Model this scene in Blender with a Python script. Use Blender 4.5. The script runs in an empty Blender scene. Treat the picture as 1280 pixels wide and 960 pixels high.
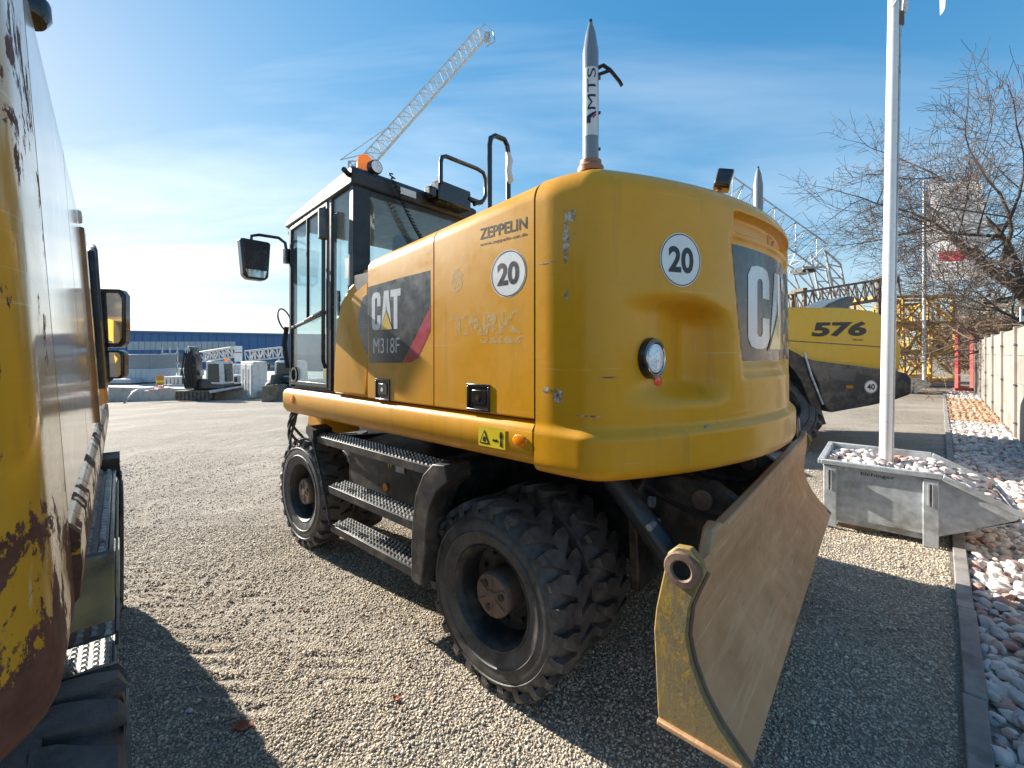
import bpy, bmesh, math, random
import numpy as np
from mathutils import Vector, Matrix, noise
from mathutils.geometry import tessellate_polygon

R = math.radians
sc = bpy.context.scene
COL = sc.collection
random.seed(7)
rng = np.random.default_rng(7)

# ------------------------------------------------------------------ camera
FPX, Y0, CH = 535.0, 441.0, 1.68          # focal length and horizon in pixels (1280x960), eye height
cam = bpy.data.objects.new('camera', bpy.data.cameras.new('camera'))
COL.objects.link(cam)
cam.location = (0, 0, CH)
cam.rotation_euler = (R(90), 0, 0)
cam.data.sensor_width = 36
cam.data.lens = 36 * FPX / 1280
cam.data.shift_y = -(480 - Y0) / 1280
cam.data.clip_start = 0.02
cam.data.clip_end = 3000
sc.camera = cam
sc.render.resolution_x, sc.render.resolution_y = 1024, 768

# ------------------------------------------------------------------ sun, sky, exposure
SUN_EL = R(25)
SAZ = Vector((-0.835, 0.550, 0)).normalized()      # horizontal direction towards the sun
sun = bpy.data.objects.new('sun', bpy.data.lights.new('sun', 'SUN'))
COL.objects.link(sun)
sun.data.energy = 4.8
sun.data.angle = R(0.5)
sun.data.color = (1.0, 0.93, 0.82)
L = Vector((-SAZ.x * math.cos(SUN_EL), -SAZ.y * math.cos(SUN_EL), -math.sin(SUN_EL)))
sun.rotation_euler = L.to_track_quat('-Z', 'Y').to_euler()
sun.location = (-20, 15, 15)

wd = bpy.data.worlds.new('World'); sc.world = wd; wd.use_nodes = True
nt = wd.node_tree; nt.nodes.clear()
def N(t, **kw):
    n = nt.nodes.new(t)
    for k, v in kw.items(): setattr(n, k, v)
    return n
def LK(a, b): nt.links.new(a, b)
sky = N('ShaderNodeTexSky', sky_type='NISHITA')
sky.sun_disc = False
sky.sun_elevation = SUN_EL
sky.sun_rotation = math.atan2(SAZ.x, SAZ.y)
sky.air_density, sky.dust_density, sky.ozone_density = 1.0, 0.1, 2.5
bgn = N('ShaderNodeBackground'); bgn.inputs[1].default_value = 0.115
wo = N('ShaderNodeOutputWorld')
tc = N('ShaderNodeTexCoord')
sep = N('ShaderNodeSeparateXYZ'); LK(tc.outputs['Generated'], sep.inputs[0])
zc = N('ShaderNodeMath', operation='MAXIMUM'); LK(sep.outputs[2], zc.inputs[0]); zc.inputs[1].default_value = 0.0
za = N('ShaderNodeMath', operation='ADD'); LK(zc.outputs[0], za.inputs[0]); za.inputs[1].default_value = 0.14
dx = N('ShaderNodeMath', operation='DIVIDE'); LK(sep.outputs[0], dx.inputs[0]); LK(za.outputs[0], dx.inputs[1])
dy = N('ShaderNodeMath', operation='DIVIDE'); LK(sep.outputs[1], dy.inputs[0]); LK(za.outputs[0], dy.inputs[1])
cb = N('ShaderNodeCombineXYZ'); LK(dx.outputs[0], cb.inputs[0]); LK(dy.outputs[0], cb.inputs[1])
mp = N('ShaderNodeMapping'); LK(cb.outputs[0], mp.inputs[0])
mp.inputs['Rotation'].default_value = (0, 0, R(-22)); mp.inputs['Scale'].default_value = (0.30, 0.95, 1)
mp.inputs['Location'].default_value = (0.95, 0.35, 0)
n1 = N('ShaderNodeTexNoise'); LK(mp.outputs[0], n1.inputs['Vector'])
n1.inputs['Scale'].default_value = 1.1; n1.inputs['Detail'].default_value = 7; n1.inputs['Roughness'].default_value = 0.55
n1.inputs['Distortion'].default_value = 0.5
r1 = N('ShaderNodeMapRange'); LK(n1.outputs[0], r1.inputs[0])
r1.inputs[1].default_value = 0.46; r1.inputs[2].default_value = 0.69; r1.inputs[3].default_value = 0.0; r1.inputs[4].default_value = 0.70
# thicker veil low over the horizon
hz = N('ShaderNodeMapRange'); LK(sep.outputs[2], hz.inputs[0])
hz.inputs[1].default_value = 0.0; hz.inputs[2].default_value = 0.36; hz.inputs[3].default_value = 1.35; hz.inputs[4].default_value = 0.55
cm = N('ShaderNodeMath', operation='MULTIPLY', use_clamp=True); LK(r1.outputs[0], cm.inputs[0]); LK(hz.outputs[0], cm.inputs[1])
# brighter where the veil is near the sun
sdot = N('ShaderNodeVectorMath', operation='DOT_PRODUCT'); LK(tc.outputs['Generated'], sdot.inputs[0])
sdot.inputs[1].default_value = tuple(-L)
gl = N('ShaderNodeMapRange'); LK(sdot.outputs['Value'], gl.inputs[0])
gl.inputs[1].default_value = -0.2; gl.inputs[2].default_value = 1.0; gl.inputs[3].default_value = 0.0; gl.inputs[4].default_value = 1.0
cl = N('ShaderNodeMix', data_type='RGBA'); LK(gl.outputs[0], cl.inputs[0])
cl.inputs[6].default_value = (1.6, 2.35, 3.25, 1); cl.inputs[7].default_value = (5.0, 5.15, 5.2, 1)
# soft shoulder on the sky's radiance and a deeper winter blue
k1 = N('ShaderNodeVectorMath', operation='MULTIPLY'); LK(sky.outputs[0], k1.inputs[0]); k1.inputs[1].default_value = (.25, .25, .25)
k2 = N('ShaderNodeVectorMath', operation='ADD'); LK(k1.outputs[0], k2.inputs[0]); k2.inputs[1].default_value = (1, 1, 1)
k3 = N('ShaderNodeVectorMath', operation='DIVIDE'); LK(sky.outputs[0], k3.inputs[0]); LK(k2.outputs[0], k3.inputs[1])
hsn = N('ShaderNodeHueSaturation'); LK(k3.outputs[0], hsn.inputs['Color']); hsn.inputs['Saturation'].default_value = 1.54; hsn.inputs['Value'].default_value = 1.3
mx = N('ShaderNodeMix', data_type='RGBA'); LK(cm.outputs[0], mx.inputs[0]); LK(hsn.outputs[0], mx.inputs[6]); LK(cl.outputs[2], mx.inputs[7])
LK(mx.outputs[2], bgn.inputs[0]); LK(bgn.outputs[0], wo.inputs[0])

sc.view_settings.view_transform = 'Standard'
sc.view_settings.look = 'None'
sc.view_settings.gamma = 1
sc.view_settings.use_curve_mapping = False
sc.view_settings.exposure = 1.42

# ------------------------------------------------------------------ materials
class MT:
    """small node-graph helper"""
    def __init__(s, name):
        s.m = bpy.data.materials.new(name); s.m.use_nodes = True
        s.t = s.m.node_tree; s.t.nodes.clear()
        s.out = s.t.nodes.new('ShaderNodeOutputMaterial')
        s.tc = s.t.nodes.new('ShaderNodeTexCoord')
        s.co = s.tc.outputs['Object']
    def n(s, t, ins=None, **kw):
        n = s.t.nodes.new(t)
        for k, v in kw.items(): setattr(n, k, v)
        for k, v in (ins or {}).items():
            if hasattr(v, 'links'): s.t.links.new(v, n.inputs[k])
            else: n.inputs[k].default_value = v
        return n
    def noise(s, scale, detail=4, rough=.55, co=None, dist=0):
        return s.n('ShaderNodeTexNoise', {'Vector': co or s.co, 'Scale': scale, 'Detail': detail, 'Roughness': rough, 'Distortion': dist}).outputs[0]
    def rng(s, v, a, b, c=0., d=1.):
        return s.n('ShaderNodeMapRange', {0: v, 1: a, 2: b, 3: c, 4: d}).outputs[0]
    def mix(s, f, a, b):
        n = s.n('ShaderNodeMix', {0: f}, data_type='RGBA')
        for i, v in ((6, a), (7, b)):
            if hasattr(v, 'links'): s.t.links.new(v, n.inputs[i])
            else: n.inputs[i].default_value = (*v, 1) if len(v) == 3 else v
        return n.outputs[2]
    def math(s, op, a, b=0., clamp=False):
        return s.n('ShaderNodeMath', {0: a, 1: b}, operation=op, use_clamp=clamp).outputs[0]
    def scaled(s, sx, sy, sz, rot=(0, 0, 0)):
        n = s.n('ShaderNodeMapping', {0: s.co, 'Scale': (sx, sy, sz), 'Rotation': rot}); return n.outputs[0]
    def bump(s, h, strength, dist=.01, nrm=None):
        i = {'Height': h, 'Strength': strength, 'Distance': dist}
        if nrm is not None: i['Normal'] = nrm
        return s.n('ShaderNodeBump', i).outputs[0]
    def bsdf(s, col, rough=.5, metal=0., nrm=None, coat=0., spec=.5, coat_rough=.08, **kw):
        b = s.n('ShaderNodeBsdfPrincipled')
        for k, v in (('Base Color', col), ('Roughness', rough), ('Metallic', metal), ('Coat Weight', coat), ('Specular IOR Level', spec), ('Coat Roughness', coat_rough), ('Normal', nrm)):
            if v is None: continue
            if hasattr(v, 'links'): s.t.links.new(v, b.inputs[k])
            else: b.inputs[k].default_value = ((*v, 1) if isinstance(v, tuple) and len(v) == 3 else v)
        for k, v in kw.items(): b.inputs[k.replace('_', ' ')].default_value = v
        s.t.links.new(b.outputs[0], s.out.inputs[0]); return b

def srgb(r, g, b):
    f = lambda c: c / 12.92 if c <= .04045 else ((c + .055) / 1.055) ** 2.4
    return tuple(f(c / 255) for c in (r, g, b))

def mat(name, col, rough=.5, metal=0., var=.18, vs=6., bump=0., bs=80., dirt=None, damt=.45, ds=4., coat=0., spec=.5):
    m = MT(name)
    v = m.noise(vs, 4, .6)
    c2 = tuple(max(0, c * (1 - var)) for c in col); c3 = tuple(min(1, c * (1 + var)) for c in col)
    c = m.mix(m.rng(v, .3, .7), c2, c3)
    ro = m.rng(m.noise(vs * 3, 4), .3, .7, max(.02, rough - .08), min(1, rough + .1))
    if dirt:
        d = m.rng(m.noise(ds, 5, .68), .62 - damt * .35, .78 - damt * .2)
        c = m.mix(d, c, dirt); ro = m.math('MAXIMUM', ro, m.math('MULTIPLY', d, .8))
    nr = m.bump(m.noise(bs, 5, .6), bump, .004) if bump else None
    m.bsdf(c, ro, metal, nr, coat, spec)
    return m.m

def paint(name, col, chips=.0, chip_col=(.10, .045, .025), grime=.34, rough=.42, dull=(.66, .34, .045), coat=.22, cs=9., lowrust=None):
    """machine paint: sun-dulled patches, fine scratches, grime runs and chips down to rust or primer"""
    m = MT(name)
    c = m.mix(m.rng(m.noise(1.7, 5, .6), .35, .75, 0, .55), col, dull)
    c = m.mix(m.rng(m.noise(11, 6, .7), .45, .8, 0, .25), c, tuple(x * .7 for x in col))
    st = m.noise(1.0, 5, .6, m.scaled(16, 16, .8))
    c = m.mix(m.rng(st, .56, .85, 0, grime), c, (.12, .085, .05))
    sl = m.noise(1.0, 3, .5, m.scaled(1.2, 1.2, 90, (R(8), R(-6), 0)))
    c = m.mix(m.math('MULTIPLY', m.rng(sl, .66, .72), m.rng(m.noise(2.3, 4), .48, .6, 0, .6)), c, (.70, .56, .33))
    sv = m.noise(1.0, 4, .6, m.scaled(55, 55, 3.5, (R(3), R(4), 0)))
    c = m.mix(m.math('MULTIPLY', m.rng(sv, .68, .73), m.rng(m.noise(1.9, 4), .52, .62, 0, .7)), c, (.66, .60, .46))
    ro = m.rng(m.noise(5, 5, .6), .3, .7, rough - .1, rough + .14)
    hgt = m.noise(30, 3)
    nr = m.bump(hgt, .035, .01)
    coatv = coat
    fine = m.rng(m.noise(34, 6, .75, dist=.6), .715, .735)
    c = m.mix(fine, c, (.16, .10, .06))
    if chips > 0:
        big = m.noise(cs, 9, .72, m.scaled(1, 1, .75), dist=.35)
        mask = m.noise(1.1, 3, .5)
        t = m.math('ADD', big, m.math('MULTIPLY', m.math('SUBTRACT', mask, .5), .30))
        if lowrust:
            zz = m.n('ShaderNodeSeparateXYZ', {0: m.co}).outputs[2]
            t = m.math('ADD', t, m.rng(zz, lowrust[0], lowrust[1], .17, 0))
        ch = m.rng(t, .70 - chips * .2, .715 - chips * .2)
        rust = m.mix(m.rng(m.noise(25, 6, .7), .3, .7), chip_col, tuple(min(1, x * 2.3) for x in chip_col))
        c = m.mix(ch, c, rust)
        ro = m.math('MAXIMUM', ro, m.math('MULTIPLY', ch, .78))
        nr = m.bump(m.math('SUBTRACT', 1., ch), .35, .004, nr)
        coatv = m.math('MULTIPLY', m.math('SUBTRACT', 1., ch), coat)
    m.bsdf(c, ro, 0., nr, coatv, .28, .10)
    return m.m

YEL = (.72, .320, .004)
M = {}
M['yellow'] = paint('yellow_paint', YEL, chips=.0, cs=16.)
M['brown_strip'] = mat('orange_brown_paint', (.36, .16, .025), .4, dirt=(.10, .05, .03), damt=.5, coat=.5)
M['yellow_panel'] = paint('glossy_yellow_paint', (.62, .30, .015), chips=.22, cs=7., chip_col=(.075, .032, .02), coat=1., rough=.3, dull=(.60, .36, .06))
M['yellow_old'] = paint('chipped_yellow_paint', (.62, .30, .015), chips=.64, cs=9., chip_col=(.075, .032, .02), coat=.7, rough=.3, dull=(.60, .36, .06), lowrust=(1.16, 1.55))
M['yellow_loader'] = paint('loader_yellow_paint', (.66, .38, .02), grime=.12, dull=(.60, .40, .10))
M['yellow_steel'] = mat('yellow_lattice_paint', (.62, .36, .02), .5, dirt=(.16, .09, .05), damt=.5, ds=2.)
M['black'] = mat('black_steel_paint', (.018, .018, .02), .5, var=.3, dirt=(.10, .085, .065), damt=.42, ds=7, bump=.15, bs=70)
M['blackgloss'] = mat('black_plastic', (.012, .012, .014), .28, var=.2, coat=.4)
M['cabgrey'] = mat('dark_cab_paint', (.022, .026, .032), .5, var=.2, dirt=(.09, .085, .08), damt=.2, coat=.08)
M['greysteel'] = mat('grey_machine_paint', (.055, .065, .072), .42, var=.15, dirt=(.16, .14, .11), damt=.3, coat=.3)
M['dgrey'] = mat('anthracite_paint', (.028, .034, .040), .42, dirt=(.13, .12, .10), damt=.35, coat=.3)
M['treadmetal'] = mat('worn_grip_steel', (.40, .40, .39), .42, .8, var=.25, vs=20, dirt=(.09, .08, .07), damt=.35, ds=12)
M['galv'] = mat('galvanised_steel', (.46, .49, .51), .45, .3, var=.22, vs=14, dirt=(.22, .21, .18), damt=.32, ds=3, bump=.06)
M['alu'] = mat('white_aluminium', (.74, .74, .74), .32, .15, var=.06, coat=.2)
M['rubberseal'] = mat('rubber', (.02, .02, .02), .7, var=.3)
M['white'] = mat('white_print', (.76, .76, .74), .4, var=.05)
M['blackprint'] = mat('black_print', (.012, .012, .013), .4, var=.1)
M['decal'] = mat('dark_decal', (.020, .025, .032), .3, var=.15, coat=.25)
M['decalwhite'] = mat('silver_print', (.60, .61, .62), .3, var=.08, coat=.5)
M['decalyellow'] = mat('yellow_print', (.60, .42, .05), .3, var=.08, coat=.5)
M['decalred'] = mat('red_print', (.42, .035, .06), .3, var=.12, coat=.5)
M['warn'] = mat('warning_yellow', (.78, .58, .02), .4, var=.08)
M['bluep'] = mat('blue_print', (.03, .06, .24), .4, var=.05)
M['navy'] = mat('navy_print', (.012, .018, .06), .4, var=.05)
M['red'] = mat('red_paint', (.50, .06, .06), .5, dirt=(.25, .14, .11), damt=.3)
M['mastgrey'] = mat('mast_grey', (.19, .215, .25), .35, var=.08, coat=.3)
M['mastfoot'] = mat('brown_resin', (.30, .13, .06), .5, var=.25)
M['white_plastic'] = mat('white_plastic', (.66, .66, .65), .45, var=.08, dirt=(.3, .28, .25), damt=.3)
M['cream'] = mat('cream_paint', (.62, .61, .57), .5, dirt=(.3, .28, .24), damt=.3, ds=3)
M['wallgrey'] = mat('grey_cladding', (.20, .23, .25), .55, var=.1)
M['lightclad'] = mat('pale_cladding', (.40, .45, .48), .5, var=.12, vs=1.)
M['bluewall'] = mat('blue_cladding', (.05, .145, .32), .5, var=.07, vs=.4)
M['concrete'] = mat('concrete', (.40, .375, .35), .85, var=.14, vs=3, bump=.3, bs=120, dirt=(.27, .25, .23), damt=.35, ds=2)
M['kerb'] = mat('kerb_concrete', (.27, .25, .235), .85, var=.2, vs=5, bump=.4, bs=160, dirt=(.15, .14, .13), damt=.4, ds=6)
M['fence'] = mat('fence_concrete', (.30, .268, .236), .85, var=.08, vs=2, bump=.2, bs=150, dirt=(.20, .18, .155), damt=.42, ds=1.2)
M['interior'] = mat('cab_interior', (.045, .048, .052), .6, var=.25)
M['seat'] = mat('seat_fabric', (.035, .037, .042), .9, var=.25, vs=40)
M['wood'] = mat('timber', (.36, .25, .14), .8, var=.3, vs=10)
M['brown_mud'] = mat('muddy_steel', (.13, .10, .075), .8, var=.35, vs=8, dirt=(.24, .20, .15), damt=.5, bump=.3)
M['bark'] = mat('bark', (.11, .085, .068), .9, var=.3, vs=8, bump=.4, bs=40)
M['twig'] = mat('twig_bark', (.13, .095, .075), .9, var=.3, vs=3)
M['twig_tan'] = mat('tan_twigs', (.27, .19, .12), .9, var=.3, vs=2)
M['leaf'] = mat('dry_leaf', (.33, .10, .045), .7, var=.35, vs=60)
M['chrome'] = mat('bright_steel', (.65, .65, .66), .16, 1., var=.05)
M['mirror'] = mat('mirror_glass', (.82, .84, .85), .02, 1., var=.0)
M['orange_steel'] = mat('orange_paint', (.55, .20, .03), .5)
M['bottlegreen'] = mat('weed_leaf', (.06, .10, .025), .7, var=.4)

def m_glass(name, tint, gloss=.10, rough=.0):
    m = MT(name)
    tr = m.n('ShaderNodeBsdfTransparent', {0: (*tint, 1)})
    gs = m.n('ShaderNodeBsdfGlossy', {0: (.95, .98, 1, 1), 'Roughness': rough})
    lw = m.n('ShaderNodeLayerWeight', {0: .5})
    f = m.math('ADD', m.math('MULTIPLY', m.math('POWER', lw.outputs['Facing'], 4.), .55), .03 + gloss * .3, True)
    mxs = m.n('ShaderNodeMixShader', {0: f, 1: tr.outputs[0], 2: gs.outputs[0]})
    # dusty film
    df = m.n('ShaderNodeBsdfDiffuse', {0: (.55, .60, .62, 1)})
    mx2 = m.n('ShaderNodeMixShader', {0: m.rng(m.noise(5, 7, .65), .35, .8, .01, .09), 1: mxs.outputs[0], 2: df.outputs[0]})
    m.t.links.new(mx2.outputs[0], m.out.inputs[0]); return m.m
M['glass'] = m_glass('cab_glass', (.88, .95, .95))
M['winglass'] = mat('dark_window', (.02, .045, .05), .06, var=.3, vs=2, coat=.5)
M['darkglass'] = m_glass('tinted_glass', (.16, .22, .25), .16)

def m_lens(name, col, emit=0):
    m = MT(name)
    v = m.n('ShaderNodeTexVoronoi', {'Vector': m.co, 'Scale': 90.})
    if name == 'amber_lens':
        d = m.n('ShaderNodeBsdfDiffuse', {0: (*col, 1)}); t = m.n('ShaderNodeBsdfTranslucent', {0: (*col, 1)}); g = m.n('ShaderNodeBsdfGlossy', {0: (1, 1, 1, 1), 'Roughness': .1})
        x = m.n('ShaderNodeMixShader', {0: .6, 1: d.outputs[0], 2: t.outputs[0]}); y = m.n('ShaderNodeMixShader', {0: .08, 1: x.outputs[0], 2: g.outputs[0]})
        m.t.links.new(y.outputs[0], m.out.inputs[0]); return m.m
    b = m.bsdf(m.mix(m.rng(v.outputs[0], 0, .6), col, tuple(min(1, c * 1.8 + .03) for c in col)), .12, 0, m.bump(v.outputs[0], .4, .003), .6)
    return m.m
M['amber'] = m_lens('amber_lens', (1.0, .46, .01))
M['redlens'] = m_lens('red_lens', (.62, .03, .015))
M['clearlens'] = m_lens('clear_lens', (.50, .52, .54))

def m_tyre():
    m = MT('tyre_rubber')
    d = m.rng(m.noise(9, 8, .7), .35, .72)
    c = m.mix(m.math('MULTIPLY', d, .85), (.030, .030, .032), (.17, .158, .145))
    c = m.mix(m.rng(m.noise(70, 6, .8), .60, .72, 0, .5), c, (.17, .16, .15))
    m.bsdf(c, m.rng(d, 0, 1, .42, .8), 0, m.bump(m.noise(110, 6, .7), .45, .006), 0, .45)
    return m.m
M['tyre'] = m_tyre()

def m_rust(name, a, b, c3, yel=0.):
    m = MT(name)
    c = m.mix(m.rng(m.noise(3.2, 8, .62), .32, .68), a, b)
    c = m.mix(m.rng(m.noise(1., 6, .6, m.scaled(2, 22, 22, (R(20), 0, 0))), .52, .75, 0, .7), c, c3)
    c = m.mix(m.rng(m.noise(1., 7, .7, m.scaled(40, 3, 5, (0, R(35), R(10)))), .60, .70, 0, .55), c, (.30, .22, .16))
    gz_ = m.noise(1., 5, .65, m.scaled(1.1, 60, 60, (R(-25), R(4), R(3))))
    c = m.mix(m.rng(gz_, .60, .70, 0, .40), c, tuple(min(1, x * 1.25) for x in c3))
    gd = m.noise(1., 5, .65, m.scaled(2.0, 45, 45, (R(30), R(-6), R(5))))
    c = m.mix(m.rng(gd, .62, .70, 0, .6), c, tuple(x * .45 for x in a))
    c = m.mix(m.rng(m.noise(1.6, 6, .7), .52, .7, 0, .5), c, tuple(x * .6 for x in a))
    if yel:
        g = m.noise(7, 8, .78, m.scaled(1, 1.6, .6), dist=1.6)
        z = m.n('ShaderNodeSeparateXYZ', {0: m.co}).outputs[2]
        c = m.mix(m.rng(m.math('ADD', g, m.rng(z, .4, .95, -.03, .05)), .52, .58, 0, yel), c, (.42, .26, .035))
    m.bsdf(c, m.rng(m.noise(12, 5), .3, .7, .48, .75), .15, m.bump(m.noise(45, 7, .7), .3, .005), 0, .4)
    return m.m
M['rustblade'] = m_rust('worn_rusty_steel', (.42, .225, .105), (.56, .33, .17), (.66, .43, .24))
M['rustplate'] = m_rust('rusty_plate_yellow_remains', (.17, .13, .065), (.27, .20, .095), (.38, .27, .12), yel=.8)
M['rusthub'] = m_rust('rusty_hub', (.13, .085, .06), (.22, .15, .11), (.28, .19, .13))

def m_ghost():
    m = MT('faded_lettering')
    a = m.rng(m.noise(38, 6, .8), .46, .54)
    tr = m.n('ShaderNodeBsdfTransparent')
    d = m.n('ShaderNodeBsdfPrincipled', {'Base Color': (.66, .52, .24, 1), 'Roughness': .5})
    x = m.n('ShaderNodeMixShader', {0: m.math('MULTIPLY', a, .62), 1: tr.outputs[0], 2: d.outputs[0]})
    m.t.links.new(x.outputs[0], m.out.inputs[0]); return m.m
M['ghost'] = m_ghost()
def m_scuff():
    m = MT('scuffed_primer')
    a = m.rng(m.noise(60, 6, .8), .44, .50)
    tr = m.n('ShaderNodeBsdfTransparent'); c = m.mix(m.rng(m.noise(35, 4), .4, .6), (.62, .56, .42), (.16, .10, .06))
    d = m.n('ShaderNodeBsdfPrincipled', {'Base Color': c, 'Roughness': .7})
    x = m.n('ShaderNodeMixShader', {0: a, 1: tr.outputs[0], 2: d.outputs[0]})
    m.t.links.new(x.outputs[0], m.out.inputs[0]); return m.m
M['scuff'] = m_scuff()

def m_gravel(name, island):
    m = MT(name)
    if island:
        gi = m.n('ShaderNodeNewGeometry').outputs['Random Per Island']
        cr = m.n('ShaderNodeValToRGB', {0: gi})
        els = cr.color_ramp.elements
        els[0].color = (.27, .22, .17, 1); els[1].color = (.92, .82, .67, 1)
        for p, c in ((.3, (.53, .445, .335, 1)), (.6, (.66, .56, .42, 1)), (.85, (.74, .64, .51, 1))):
            e = els.new(p); e.color = c
        patch = m.noise(.55, 5, .6)
        c = m.mix(m.rng(patch, .4, .7, 0, .35), cr.outputs[0], (.34, .29, .225))
        m.bsdf(c, .85, 0, m.bump(m.noise(400, 2), .2, .002), 0, .3)
        return m.m
    wob = m.n('ShaderNodeMix', {0: .015}, data_type='VECTOR')
    m.t.links.new(m.co, wob.inputs[4]); nz = m.n('ShaderNodeTexNoise', {'Vector': m.co, 'Scale': 30.}); m.t.links.new(nz.outputs[1], wob.inputs[5])
    v = m.n('ShaderNodeTexVoronoi', {'Vector': wob.outputs[1], 'Scale': 85.})
    v2 = m.n('ShaderNodeTexVoronoi', {'Vector': wob.outputs[1], 'Scale': 40.})
    hs = m.n('ShaderNodeSeparateColor', {0: v.outputs['Color']}).outputs[0]
    hs2 = m.n('ShaderNodeSeparateColor', {0: v2.outputs['Color']}).outputs[1]
    cr = m.n('ShaderNodeValToRGB', {0: hs}); els = cr.color_ramp.elements
    els[0].color = (.17, .148, .12, 1); els[1].color = (.50, .44, .355, 1)
    for p, c in ((.35, (.29, .25, .20, 1)), (.7, (.385, .33, .262, 1))):
        e = els.new(p); e.color = c
    c = m.mix(m.math('MULTIPLY', hs2, .35), cr.outputs[0], (.36, .32, .27))
    c = m.mix(m.rng(v.outputs['Distance'], .45, .8, 0, .7), c, (.13, .11, .09))
    patch = m.noise(.42, 6, .62)
    c = m.mix(m.rng(patch, .46, .66, 0, .75), c, (.43, .385, .325))           # washed-out silty patches
    patch2 = m.noise(1.0, 5, .65, m.scaled(.25, 1.3, 1, (0, 0, R(-42))))
    c = m.mix(m.rng(patch2, .50, .70, 0, .6), c, (.195, .168, .14))
    h = m.math('SUBTRACT', m.math('MULTIPLY', hs, .6), v.outputs['Distance'])
    nr = m.bump(m.noise(6, 6, .65), .55, .05)
    nr = m.bump(h, .8, .008, nr)
    m.bsdf(c, .92, 0, nr, 0, .25)
    return m.m
M['gravel'] = m_gravel('gravel_ground', False)
M['gravel_grain'] = m_gravel('gravel_grains', True)

def m_stone(name, island, pal):
    m = MT(name)
    rv = m.n('ShaderNodeNewGeometry').outputs['Random Per Island'] if island else m.n('ShaderNodeObjectInfo').outputs['Random']
    cr = m.n('ShaderNodeValToRGB', {0: rv}); els = cr.color_ramp.elements
    els[0].color = (*pal[0], 1); els[1].color = (*pal[-1], 1)
    for i, c in enumerate(pal[1:-1]):
        e = els.new((i + 1) / (len(pal) - 1)); e.color = (*c, 1)
    c = m.mix(m.rng(m.noise(25, 5, .7), .4, .8, 0, .5), cr.outputs[0], (.36, .33, .31))
    m.bsdf(c, .82, 0, m.bump(m.noise(60, 6, .65), .5, .01), 0, .3)
    return m.m
PALW = [(.50, .48, .47), (.72, .69, .66), (.60, .54, .50), (.80, .77, .74), (.40, .39, .40), (.68, .60, .55), (.46, .22, .17), (.76, .72, .68)]
PALO = [(.42, .22, .10), (.52, .34, .20), (.36, .15, .08), (.50, .40, .30), (.45, .25, .12)]
M['stone'] = m_stone('pale_stone', False, PALW)
M['stone_many'] = m_stone('pale_stones', True, PALW)
M['stone_orange'] = m_stone('orange_stones', True, PALO)

def m_flag(name, red):
    m = MT(name)
    s = m.n('ShaderNodeSeparateXYZ', {0: m.tc.outputs['UV']})
    u, v = s.outputs[0], s.outputs[1]
    def band(x, a, b): return m.math('MULTIPLY', m.math('GREATER_THAN', x, a), m.math('LESS_THAN', x, b))
    k = m.math('MULTIPLY', band(u, .22, .88), band(v, .20, .31)) if red else 0.
    c = m.mix(k, (.80, .80, .81), (.52, .09, .11))
    b = m.n('ShaderNodeBsdfDiffuse', {0: c}); t = m.n('ShaderNodeBsdfTranslucent', {0: c})
    x = m.n('ShaderNodeMixShader', {0: .55, 1: b.outputs[0], 2: t.outputs[0]})
    m.t.links.new(x.outputs[0], m.out.inputs[0]); return m.m
M['flag'] = m_flag('flag_cloth', True)

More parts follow.
